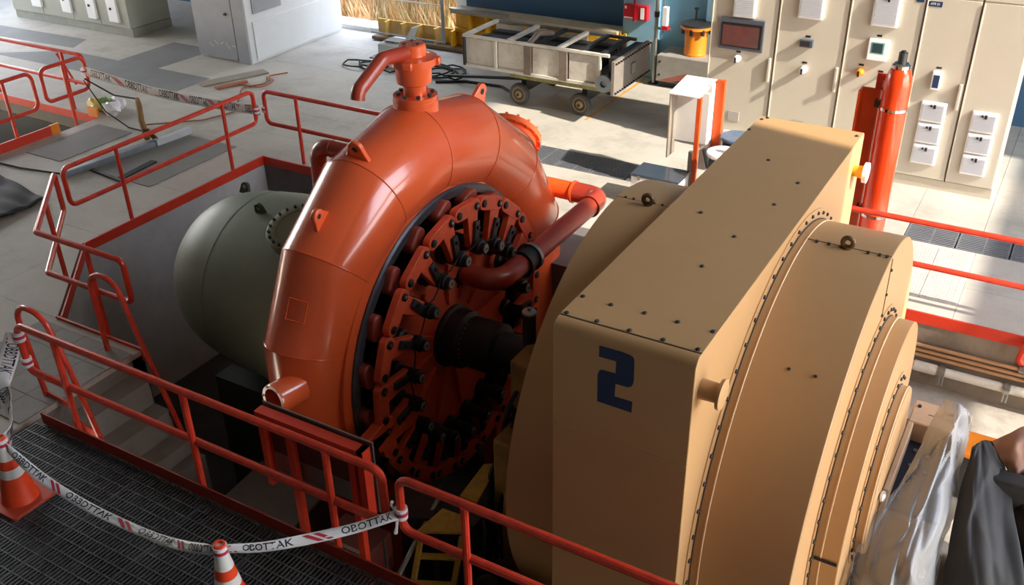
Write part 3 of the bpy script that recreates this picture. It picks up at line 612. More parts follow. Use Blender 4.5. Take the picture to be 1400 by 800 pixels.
# ------------------------------------------------------------------ traffic cones
om = mat('cone_orange', '#f04a20', 0.45, var=0.06)
def cone(x, y, label, rz):
    c = thing('traffic_cone', label, 'cone', (x, y, 0), 'traffic cones on the grating')
    b = MB(); s_ = .23; P = []
    for cx, cy, a0 in ((s_, s_, 0), (-s_, s_, 90), (-s_, -s_, 180), (s_, -s_, 270)):
        for k in range(5): g = math.radians(a0 + k * 22.5); P.append((x + cx * .85 + .035 * math.cos(g), y + cy * .85 + .035 * math.sin(g), 0))
    b.prism(P, (0, 0, .03)).obj('base', mat('cone_base', '#c9482c', 0.55, var=.12, dirt='#7a4434', dscale=6), c, bevel=.004)
    MB().lathe((x, y, .03), (0, 0, 1), [(0, .165), (.02, .155), (.27, .103)], 32).obj('body', om, c)
    for z0, z1, m, nm in ((.30, .39, white, 'white_band'), (.39, .48, om, 'orange_band'), (.48, .61, white, 'white_band')):
        r0 = .103 - (z0 - .30) * .165; r1 = .103 - (z1 - .30) * .165
        MB().lathe((x, y, z0), (0, 0, 1), [(0, r0), (z1 - z0, r1)], 32).obj(nm, m, c)
    MB().lathe((x, y, .61), (0, 0, 1), [(0, .052), (.07, .047), (.1, .045), (.1, .03), (.03, .026), (.03, 0)], 24).obj('top', om, c)
    return c
cone(-7.33, 3.5, 'orange and white traffic cone at the left frame edge', 0)
cone(-4.7, 3.5, 'orange and white traffic cone cut by the bottom edge, tied to the railing tape', .4)

# ------------------------------------------------------------------ barrier tapes
def tape(label, pts, w, tilt, reps, words='OBBDTTAK', n=60, txs=1.0):
    """ribbon through pts; tilt: list of ribbon 'up' vectors at the points"""
    t = thing('barrier_tape', label, 'tape', pts[0], 'red white barrier tapes')
    P = [Vector(p) for p in pts]; N = len(P); U = [Vector(u).normalized() for u in tilt]
    def at(s):
        f = s * (N - 1); i = min(int(f), N - 2); f -= i
        p0, p1, p2, p3 = P[max(i - 1, 0)], P[i], P[i + 1], P[min(i + 2, N - 1)]
        p = .5 * ((2 * p1) + (p2 - p0) * f + (2 * p0 - 5 * p1 + 4 * p2 - p3) * f * f + (3 * p1 - p0 - 3 * p2 + p3) * f ** 3)
        return p, (U[i] * (1 - f) + U[i + 1] * f).normalized()
    LN = sum((P[i + 1] - P[i]).length for i in range(N - 1))
    def pt(s, v, lift):
        p, u = at(min(max(s, 0), 1)); q, _ = at(min(max(s + .01, .011), 1)); o, _ = at(min(max(s - .01, 0), .989))
        d = (q - o).normalized(); nrm = d.cross(u).normalized(); u = nrm.cross(d).normalized()
        fold = .012 * math.sin(s * 23) * (1 - abs(v))
        return p + u * (v * w / 2) + nrm * (lift + fold)
    b = MB(); vs = [pt(i / n, v, 0) for i in range(n + 1) for v in (-1, -.33, .33, 1)]
    b.add(vs, [(i * 4 + j, i * 4 + j + 1, i * 4 + 5 + j, i * 4 + 4 + j) for i in range(n) for j in range(3)])
    b.obj('ribbon', tapew, t, sharp=60, solid=.0015)
    r_ = MB(); k_ = MB(); m_ = MB()
    step = 1.0 / reps; uw = w / LN
    for side in (1, -1):
        for i in range(reps):
            s0 = i * step
            for q in (.03, .12):
                a0, a1 = s0 + q * step, s0 + (q + .055) * step; sl = .5 * uw
                r_.add([pt(a0 + sl, -.75, side * .003), pt(a1 + sl, -.75, side * .003), pt(a1 - sl, .75, side * .003), pt(a0 - sl, .75, side * .003)], [(0, 1, 2, 3)])
            sc = step * .68 / 5.6; sy = sc * 1.9 * txs * LN / (w * .5) * .5 if False else 1.9 * txs * .55
            text_mb(k_, words, lambda x, y, s0=s0: pt(s0 + step * .6 + x * sc, y * 1.9 * (1.15 if txs > 1 else 1), side * .003))
    r_.obj('red_stripes', taper, t, kind='stuff'); k_.obj('lettering', tapeb, t, kind='stuff')
    return t
up = (0, 0, 1)
def knot(t, c, r, ax=(0, 0, 1)):
    k = MB().lathe(Vector(c) - Vector(ax) * .05, ax, [(0, r), (.1, r * 1.02)], 14).obj('wrap', tapew, t)
    MB().lathe(Vector(c) - Vector(ax) * .012, ax, [(0, r + .004), (.03, r + .004)], 14).obj('wrap_print', taper, k)
t = tape('white barrier tape with red stripes spanning the far floor between the two pits', [(-15.2, 10.8, .82), (-13.6, 10.82, .70), (-12.2, 10.83, .70), (-11.1, 10.83, .76)], .17, [up] * 4, 6, txs=1.3)
knot(t, (-11.14, 10.8, .76), .05); knot(t, (-15.24, 10.8, .82), .055); knot(t, (-11.02, 10.87, .78), .045)
t = tape('crumpled barrier tape hanging from the near railing corner to the left cone', [(-8.25, 4.41, 1.0), (-8.3, 4.3, .75), (-8.3, 4.15, .52), (-8.0, 4.0, .45), (-7.6, 3.75, .5), (-7.33, 3.53, .62)], .17, [(.5, .8, .1), (.5, .85, 0), (.5, .7, .3), (-.2, .5, .8), (-.2, .4, .9), up], 3)
knot(t, (-8.24, 4.43, .95), .055); knot(t, (-8.24, 4.43, .65), .05)
t = tape('sagging barrier tape strung between the two traffic cones over the grating', [(-7.3, 3.5, .64), (-6.94, 3.52, .42), (-6.38, 3.54, .30), (-5.64, 3.54, .33), (-5.15, 3.52, .45), (-4.74, 3.5, .62)], .085, [up, (0, .9, .5), (0, 1, .2), (0, 1, .1), (0, .9, .5), up], 4)
knot(t, (-7.33, 3.5, .64), .058); knot(t, (-4.7, 3.5, .64), .055)
t = tape('barrier tape pulled tight from the front cone to the red railing post', [(-4.66, 3.52, .66), (-4.4, 3.72, .64), (-4.0, 4.1, .66), (-3.7, 4.4, .72)], .085, [up, (0, .4, .8), (0, .9, .4), (0, .9, .5)], 2, words='OBOTTAK')
knot(t, (-3.68, 4.43, .73), .05); MB().tube([(-3.72, 4.42, .72), (-3.75, 4.4, .8), (-3.72, 4.38, .86)], [.012, .01, .014], 6).obj('loose_end', tapew, t); MB().tube([(-3.70, 4.4, .70), (-3.69, 4.37, .63), (-3.7, 4.36, .56)], [.014, .01, .016], 6).obj('loose_end', tapew, t)

# ------------------------------------------------------------------ control cabinets on the right
CY = 14.42
def cab(x0, x1, label, depth=.9, h=3.1):
    c = thing('control_cabinet', label, 'cabinet', ((x0 + x1) / 2, CY + depth / 2, 0), 'cream control cabinets')
    MB().box(x0 + .004, x1 - .004, CY + .02, CY + depth, .16, h).obj('body', cream, c)
    MB().box(x0, x1, CY + .03, CY + depth, 0, .15).obj('plinth', creamd, c)
    d = MB().box(x0 + .012, x1 - .012, CY, CY + .03, .17, 2.74).obj('door', cream, c, bevel=.006)
    MB().box(x0 + .012, x1 - .012, CY, CY + .03, 2.76, h).obj('top_panel', cream, c, bevel=.004)
    MB().box(x0 + .001, x0 + .012, CY + .012, CY + .03, .15, h).obj('gap', gap_m, c)
    MB().box(x0 + .012, x0 + .03, CY - .018, CY, .25, 2.72).obj('door_edge', cream, d, bevel=.004)
    return c, d
def vent(c, xc, zc, w, h, d=.05, nm='filter_vent'):
    v = MB().box(xc - w / 2, xc + w / 2, CY - d, CY, zc - h / 2, zc + h / 2).obj(nm, whitep, c, bevel=.012)
    g = MB().box(xc - w / 2 + .03, xc + w / 2 - .03, CY - d - .004, CY - d, zc - h / 2 + .03, zc + h / 2 - .03)
    n = 14
    for i in range(n): z = zc - h / 2 + .035 + i * (h - .07) / n; g.box(xc - w / 2 + .03, xc + w / 2 - .03, CY - d - .014, CY - d, z, z + (h - .07) / n * .55)
    g.obj('louvres', mat('louvre_grey', '#c9c9cc', 0.5, var=.03), v)
    b = MB(); b.box(xc - .045, xc - .02, CY - d - .02, CY - d - .01, zc + h / 2 - .07, zc + h / 2 - .04); b.box(xc, xc + .03, CY - d - .02, CY - d - .01, zc + h / 2 - .09, zc + h / 2 - .035); b.obj('badge', blk, v)
def knob(c, x, z, m=whitep, face=blk):
    k = MB().lathe((x, CY, z), (0, -1, 0), [(0, .055), (.06, .055), (.075, .045), (.12, .04), (.125, .03), (.125, 0)], 18).obj('rotary_switch', m, c)
    MB().box(x - .012, x + .012, CY - .15, CY - .124, z - .04, z + .04).obj('handle', face, k); lab(c, x, z + .1)
def lab(c, x, z, w=.07): MB().box(x - w / 2, x + w / 2, CY - .004, CY, z - .014, z + .014).obj('tag_plate', blk, c)
def handle(d, x): MB().box(x - .02, x + .02, CY - .05, CY, 1.25, 1.62).obj('handle', cream, d, bevel=.008)
def conn(c, x, z):
    MB().box(x - .09, x + .09, CY - .012, CY, z - .08, z + .08).obj('socket_plate', mat('socket_grey', '#a59f94', 0.5), c, bevel=.003)
c, d = cab(-4.95, -3.92, 'cream control cabinet with a dark wide touch screen, leftmost of the row')
vent(c, -4.43, 2.43, .34, .5); s_ = MB().box(-4.79, -4.1, CY - .045, CY, 1.68, 2.16).obj('screen_housing', mat('screen_grey', '#5b6068', 0.4, metal=.3), c, bevel=.008)
sg = MB().box(-4.75, -4.13, CY - .05, CY - .044, 1.73, 2.09).obj('screen_glass', blk, s_); 
MB().box(-4.735, -4.17, CY - .053, CY - .049, 1.745, 2.05).obj('display', mat('display_brown', '#5a3a36', 0.12, var=.25, scale=2, emit=.12), s_)
lab(c, -4.43, 2.2); knob(c, -4.47, 1.55); conn(c, -4.45, .62); vent(c, -4.42, .28, .34, .2, .05); handle(d, -3.97)
c, d = cab(-3.92, -2.92, 'cream control cabinet with a small dark meter and one white vent, second from left')
vent(c, -3.45, 2.49, .36, .44); mt = MB().box(-3.55, -3.36, CY - .07, CY, 1.86, 1.97).obj('meter', mat('meter_grey', '#4a5560', 0.3), c, bevel=.005); MB().box(-3.53, -3.4, CY - .074, CY - .069, 1.88, 1.95).obj('meter_glass', glass_dark, mt); lab(c, -3.45, 2.01); knob(c, -3.45, 1.52); conn(c, -3.43, .65); handle(d, -2.97)
c, d = cab(-2.92, -1.93, 'cream control cabinet with a teal display unit and an orange knob, third from left')
vent(c, -2.42, 2.5, .36, .44); MB().box(-2.53, -2.22, CY - .008, CY, 2.74, 2.92).obj('name_plate', blk, c)
tm_ = MB(); text_mb(tm_, 'PSCH-2', lambda x, y: (-2.375 + x * .05, CY - .0095, 2.84 + y * .05)); text_mb(tm_, 'REGULATOR', lambda x, y: (-2.375 + x * .04, CY - .0095, 2.785 + y * .04)); tm_.obj('plate_lettering', whitep, c)
mt = MB().box(-2.58, -2.3, CY - .06, CY, 1.8, 2.1).obj('display_unit', whitep, c, bevel=.008); MB().box(-2.54, -2.36, CY - .063, CY - .059, 1.9, 2.06).obj('display_bezel', mat('teal', '#6aa79a', 0.4), mt); MB().box(-2.52, -2.38, CY - .067, CY - .062, 1.915, 2.045).obj('display', mat('lcd', '#31464a', 0.2), mt)
lab(c, -2.46, 2.14); knob(c, -2.64, 1.6, orange); MB().cyl((-2.36, CY, 1.57), (-2.36, CY - .07, 1.57), .018, n=8).obj('key_switch', steel, c); lab(c, -2.36, 1.64); conn(c, -2.42, .72); handle(d, -1.98)
MB().box(-2.06, -1.96, CY - .006, CY, 2.66, 2.72).obj('blue_plate', navy, c)
c, d = cab(-1.93, -1.22, 'cream control cabinet with three stacked white vents behind the red cylinder')
MB().box(-1.9, -1.72, CY - .006, CY, 2.62, 2.69).obj('blue_plate', navy, c); tm_ = MB(); text_mb(tm_, 'ATS 21', lambda x, y: (-1.81 + x * .04, CY - .0075, 2.655 + y * .04)); tm_.obj('plate_lettering', whitep, c)
b_ = MB().box(-1.66, -1.54, CY - .06, CY, 1.5, 1.76).obj('breaker', whitep, c, bevel=.006); MB().box(-1.64, -1.56, CY - .064, CY - .058, 1.53, 1.71).obj('breaker_face', navy, b_); lab(c, -1.6, 1.8)
for k in range(3): vent(c, -1.56, 1.17 - k * .32, .34, .3, .04)
handle(d, -1.27)
c, d = cab(-1.22, -.57, 'cream control cabinet with three stacked white vents, rightmost of the row')
for k in range(3): vent(c, -.88, 1.13 - k * .32, .34, .3, .04)
MB().box(-.68, -.58, CY - .006, CY, 2.62, 2.69).obj('blue_plate', navy, c)

# ------------------------------------------------------------------ cabinets on the left
lc = thing('switch_cabinet', 'grey-green row of switch cabinets with white boxes at the upper left', 'cabinet', (-21, 15.2, 0))
lcm = mat('cab_greygreen', '#a9aa9c', 0.5, var=.05); lcp = mat('cab_plinth', '#95968a', 0.6)
for i, (x0, x1) in enumerate(((-22.9, -21.75), (-21.75, -20.65), (-20.65, -19.7), (-19.7, -18.72))):
    MB().box(x0 + .006, x1 - .006, 14.72, 15.9, .2, 2.6).obj('body', lcm, lc, bevel=.004); MB().box(x0, x1, 14.75, 15.9, 0, .19).obj('plinth', lcp, lc)
for x0, x1, z0 in ((-22.05, -21.7, .38), (-20.95, -20.62, .36), (-20.05, -19.76, .32), (-19.33, -19.02, .32)):
    b_ = MB().box(x0, x1, 14.66, 14.72, z0, z0 + 1.0 if z0 < .35 else z0 + .4).obj('white_box', whitep, lc, bevel=.006); MB().cyl(((x0 + x1) / 2 - .03, 14.66, z0 + .3), ((x0 + x1) / 2 - .03, 14.64, z0 + .3), .03, n=10).obj('box_lock', blk, b_)
gc = thing('metal_cabinet', 'grey steel cabinet with a scratched door beside the white cabinet', 'cabinet', (-15.7, 15.2, 0))
gcm = mat('cab_grey', '#9a9da0', 0.45, var=.06)
MB().box(-16.28, -14.8, 14.46, 17.4, 0, 2.8).obj('body', mat('cab_white', '#cfd2d2', 0.5, var=.04), gc, bevel=.006)
d = MB().box(-16.26, -15.14, 14.4, 14.46, .05, 2.75).obj('door', gcm, gc, bevel=.008); MB().cyl((-15.3, 14.4, 1.0), (-15.3, 14.36, 1.0), .03, n=10).obj('lock', dk, d)
MB().box(-15.12, -14.8, 14.4, 14.46, 0, 2.8).obj('side_post', gcm, gc, bevel=.006)
for k in range(5): MB().bar((-15.9 + k * .16, 14.397, .35 + .05 * (k % 2)), (-15.8 + k * .16, 14.397, .27 + .07 * (k % 3)), .004, .008).obj('scratch', white, d)
MB().box(-14.8, -14.77, 14.6, 17.3, .05, .85).obj('lower_panel', MATS['cab_white'], gc, bevel=.006)
vp = MB().box(-14.8, -14.77, 14.65, 15.5, 1.0, 2.6).obj('vent_panel', gcm, gc, bevel=.004)
for k in range(30): MB().box(-14.775, -14.76, 14.7, 15.4, 1.05 + k * .05, 1.075 + k * .05).obj('slat', gcm, vp)
# dim racks between the left cabinets
rk = thing('equipment_rack', 'dim grey equipment rack with hanging cables between the left cabinets', 'rack', (-17.6, 16.6, 0))
MB().box(-18.3, -16.5, 16.4, 17.2, 0, 2.2).obj('body', mat('rack_grey', '#5f6265', 0.6, var=.2), rk, bevel=.01); MB().box(-17.9, -17.1, 16.36, 16.4, .7, 1.5).obj('panel', mat('rack_pale', '#8b9094', 0.5), rk, bevel=.005)
for k in range(5): MB().tube(fillet([(-18.2 + k * .12, 16.3, 2.2), (-18.0 + k * .2, 16.2, 1.2 - k * .1), (-17.6 + k * .1, 16.3, .1)], .5, 6), .02, 6).obj('cable', blkr, rk)
# ------------------------------------------------------------------ trolley with cooler crate
tr = thing('trolley', 'four-wheeled flat trolley with ochre wheel hubs carrying the long pale crate', 'trolley', (-8, 15.4, 0))
lime = mat('lime_flaking', '#8f8e58', 0.7, var=.25, scale=9, dirt='#5d5138', dscale=7, damt=.8)
MB().box(-8.75, -6.95, 14.76, 14.84, .53, .64).obj('side_beam', lime, tr, bevel=.01); MB().box(-8.75, -6.95, 15.9, 15.98, .53, .64).obj('side_beam', lime, tr, bevel=.01)
for x in (-8.75, -7.0): MB().box(x, x + .06, 14.84, 15.9, .53, .62).obj('cross_beam', lime, tr)
MB().box(-9.7, -6.9, 14.72, 15.95, .64, .662).obj('deck', wood, tr)
for x in (-8.62, -7.38):
    MB().box(x - .05, x + .05, 15.05, 15.9, .22, .53).obj('axle_bracket', dk, tr)
    MB().cyl((x, 14.8, .2), (x, 16.3, .2), .03, n=10).obj('axle', dk, tr)
    for y, s_ in ((14.95, -1), (16.2, -1)):
        wl_ = MB().lathe((x, y, .2), (0, s_, 0), [(0, .1), (0, .175), (.02, .195), (.06, .2), (.1, .195), (.12, .175), (.12, .14), (.1, .13)], 32).obj('wheel', rub, tr)
        h_ = MB().lathe((x, y, .2), (0, s_, 0), [(.06, .135), (.11, .135), (.115, .12), (.085, .11), (.075, .07), (.12, .06), (.125, .045), (.135, .03), (.135, 0)], 28).obj('wheel_hub', rim, tr)
        for k in range(5): g = k * 1.2566
        
MB().bar((-8.7, 15.3, .35), (-10.6, 15.5, .08), .05, .05).obj('tow_bar', blk, tr)
cr = thing('crate', 'long open steel crate with pale side panels on the trolley', 'crate', (-8.2, 15, .64))
Y0, Y1, Z0, Z1 = 14.62, 15.72, .685, 1.2
for x0, x1 in ((-9.58, -8.97), (-8.9, -8.36), (-8.2, -7.66), (-7.48, -6.9)):
    MB().box(x0, x1, Y0, Y0 + .02, Z0 + .03, Z1 - .02).obj('side_panel', pale, cr, bevel=.004); MB().box(x0, x1, Y1 - .02, Y1, Z0 + .03, Z1 - .02).obj('side_panel', pale, cr)
for x, m, w_ in ((-9.62, dk, .05), (-8.96, pale, .05), (-8.35, mat('brown_steel', '#77695c', 0.6, var=.2, scale=6), .14), (-7.65, MATS['brown_steel'], .15), (-6.9, pale, .04)):
    MB().box(x, x + w_, Y0 - .05, Y0, Z0, Z1 + .0).obj('side_rib', m, cr, bevel=.005)
for y in (Y0 - .04, Y1 - .02): MB().box(-9.62, -6.72, y, y + .06, Z1, Z1 + .05).obj('top_rail', pale if y < 15 else steel, cr, bevel=.004); MB().box(-9.62, -6.72, y, y + .06, Z0 - .02, Z0 + .03).obj('bottom_rail', pale, cr)
for x, m in ((-9.6, pale), (-8.72, pale), (-8.15, dk), (-7.72, pale), (-7.3, dk), (-6.9, dk)): MB().box(x, x + .08, Y0, Y1, Z1 + .005, Z1 + .06).obj('cross_bar', m, cr, bevel=.004)
for i in range(8): MB().box(-9.5, -6.95, Y0 + .06 + i * .125, Y0 + .155 + i * .125, Z0 + .3, Z0 + .44 - .02 * (i % 3)).obj('cooler_tube_bank', dk, cr)
MB().box(-9.55, -6.9, Y0 + .03, Y1 - .03, Z0, Z0 + .28).obj('floor_pan', blk, cr)
fl = MB().box(-6.56, -6.5, 14.35, 15.85, .64, 1.22).obj('end_flange', mat('flange_brown', '#857a70', 0.55, var=.15, scale=5), cr, bevel=.006)
MB().box(-6.72, -6.56, 14.6, 15.7, .66, 1.2).obj('end_neck', dk, cr)
for i in range(16):
    y = 14.39 + i * .0945
    for z in (.68, 1.18): MB().cyl((-6.5, y, z), (-6.47, y, z), .016, n=6).obj('bolt', blk, fl)
MB().box(-6.5, -6.47, 15.0, 15.16, .85, 1.02).obj('hatch', steel, fl)
MB().lathe((-6.75, Y0 - .02, .78), (0, -1, 0), [(0, .12), (.1, .12), (.1, .15), (.14, .15), (.14, .06), (.1, .055), (.1, 0)], 24).obj('pipe_flange', gal, cr)
MB().tube(fillet([(-8.28, 14.65, 1.22), (-8.22, 14.9, 1.36), (-8.1, 15.2, 1.3)], .12, 4), .05, 8).obj('strap_roll', MATS['brown_steel'], cr)

# ------------------------------------------------------------------ yellow beam at the back
yb = thing('lifting_beam', 'long yellow ribbed steel beam lying on the floor before the back wall', 'beam', (-10.6, 17.3, 0))
MB().box(-11.6, -7.75, 17.36, 17.4, .1, .82).obj('web', yellow, yb); MB().box(-13.7, -11.6, 17.36, 17.4, .1, .42).obj('web', yellow, yb); MB().box(-11.6, -7.75, 17.15, 17.6, .82, .88).obj('top_flange', mat('dusty_flange', '#a89a80', 0.7, var=.15), yb, bevel=.006); MB().box(-13.7, -7.75, 17.1, 17.6, .02, .09).obj('bottom_flange', mat('brown_flange', '#6d5538', 0.7, var=.2), yb)
for i in range(14): x = -13.4 + i * .44; MB().box(x, x + .05, 17.18, 17.36, .09, .82 if x > -11.6 else .42).obj('rib', yellow, yb)
MB().box(-8.45, -7.75, 17.16, 17.56, .09, .82).obj('end_box', yellow, yb, bevel=.01); MB().box(-11.6, -7.75, 17.3, 17.36, .4, .48).obj('stringer', yellow, yb)
tag(MB().box(-11.6, -10.2, 17.12, 17.22, .885, .93).obj('steel_bar', steel), 'grey flat steel bar on top of the yellow beam', 'bar')
# wall fittings
fb_ = thing('alarm_box', 'red fire alarm box with white card on the pale blue pilaster', 'alarm box', (-7.5, 17.3, 1.25))
MB().box(-7.69, -7.2, 17.28, 17.4, 1.12, 1.4).obj('box', mat('alarm_red', '#c5202c', 0.35), fb_, bevel=.01); MB().box(-7.47, -7.44, 17.25, 17.3, 1.1, 1.7).obj('conduit', MATS['alarm_red'], fb_)
MB().box(-7.66, -7.62, 17.275, 17.281, 1.32, 1.37).obj('sticker', whitep, fb_); MB().box(-7.33, -7.26, 17.27, 17.28, 1.15, 1.36).obj('card', whitep, fb_); MB().box(-7.67, -7.49, 17.275, 17.281, 1.14, 1.17).obj('label_strip', whitep, fb_)
pc = thing('sliding_door_post', 'thin grey steel post with a hoist switch in front of the blue wall', 'post', (-6.95, 17.1, 0))
MB().tube([(-6.93, 17.12, 0), (-6.93, 17.12, 3)], .035, 10).obj('pole', steel, pc); MB().tube([(-6.8, 17.12, 1.0), (-6.8, 17.12, 3)], .02, 8).obj('conduit', steel, pc); MB().box(-6.78, -6.68, 17.0, 17.1, 1.15, 1.5).obj('switch_box', whitep, pc, bevel=.01); MB().box(-6.78, -6.66, 17.0, 17.1, 1.08, 1.15).obj('red_cap', MATS['alarm_red'], pc); MB().box(-6.97, -6.64, 17.1, 17.16, 1.05, 1.09).obj('bracket', steel, pc); MB().lathe((-6.93, 17.12, 1.28), (0, 0, 1), [(0, .05), (.1, .05)], 12).obj('clamp', dk, pc)
MB().box(-7.02, -6.85, 17.05, 17.25, 0, .02).obj('base_plate', dk, pc)
pt_ = thing('pedestal_block', 'grey steel block with worn red edge under the orange pot', 'block', (-6.2, 17.2, 0))
MB().box(-6.82, -5.3, 16.95, 17.75, .12, .62).obj('block', mat('block_grey', '#958f86', 0.7, var=.12, scale=4), pt_, bevel=.015); MB().box(-6.8, -5.4, 17.05, 17.7, 0, .12).obj('foot', dk, pt_); MB().prism([(-6.75, 16.945, .14), (-5.6, 16.945, .14), (-6.2, 16.945, .34)], (0, .006, 0)).obj('red_primer_patch', mat('primer', '#a05a4a', 0.7, var=.2), pt_); MB().prism([(-6.5, 16.94, .14), (-5.5, 16.94, .14), (-6.1, 16.94, .24)], (0, .004, 0)).obj('dark_patch', dk, pt_)
for x, z in ((-6.75, .25), (-6.75, .5)): MB().cyl((x, 16.95, z), (x, 16.93, z), .02, n=8).obj('bolt', blk, pt_)
op = thing('orange_pot', 'orange steel pot with a black clamped rim standing on the grey block', 'pot', (-6.2, 17.3, .62))
MB().lathe((-6.2, 17.3, .62), (0, 0, 1), [(0, .21), (.03, .215), (.05, .205), (.48, .205), (.5, .3), (.55, .3), (.55, .22), (.3, .2), (.3, 0)], 36).obj('pot', orange, op); MB().lathe((-6.2, 17.3, 1.17), (0, 0, 1), [(0, .22), (0, .29), (.035, .29), (.035, .22)], 36).obj('rim', dk, op)
for k in range(8): g = k * PI / 4; MB().obox((-6.2 + .27 * math.cos(g), 17.3 + .27 * math.sin(g), 1.09), .06, .06, .12, (0, 0, g)).obj('clamp', blk, op, bevel=.01)
MB().cyl((-6.3, 17.5, 1.2), (-6.3, 17.5, 1.42), .02, n=8).obj('stud', blk, op); MB().cyl((-6.3, 17.5, 1.4), (-6.3, 17.5, 1.43), .045, n=8).obj('stud_knob', blk, op)

# ------------------------------------------------------------------ gas cylinder and channel frame by the far railing
ec = thing('gas_cylinder', 'tall shiny orange-red gas cylinder in front of the cream cabinets', 'cylinder', (-1.72, 11.82, 0))
MB().lathe((-1.72, 11.82, 0), (0, 0, 1), [(0, .14), (.03, .155), (2.3, .155), (2.4, .145), (2.47, .12), (2.52, .085), (2.54, .07), (2.54, 0)], 36).obj('body', ext_m, ec, sharp=60)
MB().lathe((-1.72, 11.82, 2.5), (0, 0, 1), [(0, .09), (0, .105), (.04, .105), (.06, .08), (.06, .06)], 28).obj('collar', chrome, ec); MB().cyl((-1.72, 11.82, 2.54), (-1.72, 11.82, 2.68), .05, n=14).obj('valve', dk, ec); MB().cyl((-1.72, 11.82, 2.68), (-1.72, 11.82, 2.7), .03, n=10).obj('valve_cap', blk, ec)
cf = thing('channel_post', 'orange-red steel channel post holding the tall gas cylinder', 'post', (-2.0, 11.85, 0))
for a0, a1, nm in ((-2.14, -2.12, 'web'), ): MB().box(-2.13, -1.9, 12.0, 12.02, 0, 2.16).obj('web', orl, cf)
MB().box(-2.15, -2.13, 11.82, 12.02, 0, 2.16).obj('flange', orl, cf); MB().box(-1.92, -1.9, 11.86, 12.02, 0, 2.2).obj('flange', orl, cf)
MB().box(-1.99, -1.78, 11.97, 11.99, 2.16, 2.36).obj('hook_plate', mat('hook_red', '#c62f22', 0.4), cf); MB().box(-1.91, -1.84, 11.96, 11.971, 2.2, 2.28).obj('white_square', whitep, cf)
for z in (.62, 2.0):
    b_ = MB().lathe((-1.72, 11.82, z), (0, 0, 1), [(0, .157), (.0, .166), (.035, .166), (.035, .157)], 32).obj('clamp_band', chrome, cf); MB().box(-1.95, -1.86, 11.85, 11.95, z - .02, z + .06).obj('clamp_bracket', dk, b_)

# white covered post and drums by the channel
wpst = thing('post_cover', 'white sheet cover on an orange channel post beside the cabinets', 'post', (-4.45, 12.9, 0))
MB().box(-4.8, -4.3, 12.75, 12.77, .75, 1.5).obj('back_sheet', white, wpst); MB().box(-4.8, -4.78, 12.5, 12.77, .55, 1.5).obj('side_sheet', mat('sheet_brown', '#8d8172', 0.6), wpst); MB().box(-4.4, -4.28, 12.77, 12.95, .35, 1.62).obj('front_sheet', white, wpst)
MB().prism([(-4.82, 12.5, 1.5), (-4.36, 12.5, 1.5), (-4.28, 12.96, 1.64), (-4.74, 12.96, 1.64)], (0, 0, .02)).obj('top_sheet', white, wpst, bevel=.005)
MB().box(-4.40, -4.34, 12.52, 12.58, .0, 1.5).obj('channel_leg', orl, wpst); MB().box(-4.27, -4.15, 12.9, 12.98, .0, 1.66).obj('channel_leg', orl, wpst); MB().box(-4.46, -4.40, 12.5, 12.56, 0, .7).obj('steel_leg', steel, wpst)
MB().box(-4.55, -4.1, 12.45, 13.05, 0, .03).obj('base_plate', dk, wpst)
MB().tube(fillet([(-4.3, 12.7, .7), (-4.22, 12.75, .35), (-4.1, 12.8, .5)], .1, 4), .03, 8).obj('cable_loop', dk, wpst)
def drum_(x, y, h, label, m, ml):
    d = thing('steel_drum', label, 'drum', (x, y, 0))
    MB().lathe((x, y, 0), (0, 0, 1), [(0, .2), (h - .05, .2), (h - .04, .205), (h - .04, .0)], 28).obj('body', m, d); MB().lathe((x, y, h - .05), (0, 0, 1), [(0, .23), (.03, .24), (.05, .23), (.05, .0)], 28).obj('lid', ml, d)
drum_(-3.86, 12.25, .9, 'dark drum with a white round lid next to the white post cover', blk, white)
drum_(-3.88, 12.86, .92, 'dark drum with a blue-grey round lid behind the white-lidded one', blk, mat('lid_blue', '#5c7186', 0.4, var=.2, scale=5, dirt='#a08070', dscale=5, damt=.5))
lb = thing('low_case', 'low white case with a dark smoked top beside the floor channel', 'case', (-4.7, 12.0, 0))
MB().box(-5.05, -4.35, 11.85, 12.3, 0, .46).obj('case', white, lb, bevel=.01); MB().box(-5.06, -4.34, 11.84, 12.31, .46, .5).obj('lid', mat('smoked', '#3f4650', 0.12, var=.1), lb, bevel=.008)
for x in (-4.42, -4.95): MB().box(x, x + .04, 11.83, 11.845, .42, .48).obj('latch', steel, lb)

# ------------------------------------------------------------------ welder, cables, curtain, outside
wd = thing('welding_set', 'small white machine with a raised lid on the floor before the yellow beam', 'machine', (-12.15, 16, 0))
MB().prism([(-12.5, 15.75, 0), (-12.5, 15.75, .4), (-12.4, 15.85, .46), (-12.4, 16.25, .46), (-12.4, 16.25, 0)], (.55, 0, 0)).obj('casing', mat('welder_white', '#d4dad6', 0.4), wd, bevel=.02); MB().box(-12.38, -11.98, 15.82, 16.1, .462, .475).obj('control_panel', dk, wd); MB().prism([(-11.95, 15.85, .4), (-11.75, 15.95, .78), (-11.72, 16.1, .78), (-11.9, 16.1, .4)], (.04, 0, 0)).obj('lid', MATS['welder_white'], wd); MB().box(-12.9, -12.45, 15.95, 16.3, 0, .02).obj('mat', dk, wd)
rnd = random.Random(3)
def coil(cx, cy, n, rx, ry, label):
    pts = []
    for k in range(n * 16):
        g = k * 2 * PI / 16; f = 1 + .25 * math.sin(k * .37); pts.append((cx + rx * f * math.cos(g) + .18 * math.sin(k * .11), cy + ry * f * math.sin(g) + .1 * math.cos(k * .23), .02 + .012 * (k % 5)))
    return tag(MB().tube(pts, .018, 6).obj('cable_coil', blkr), label, 'cable')
coil(-12.4, 15.45, 3, .45, .22, 'black cable loops on the floor left of the air valve')
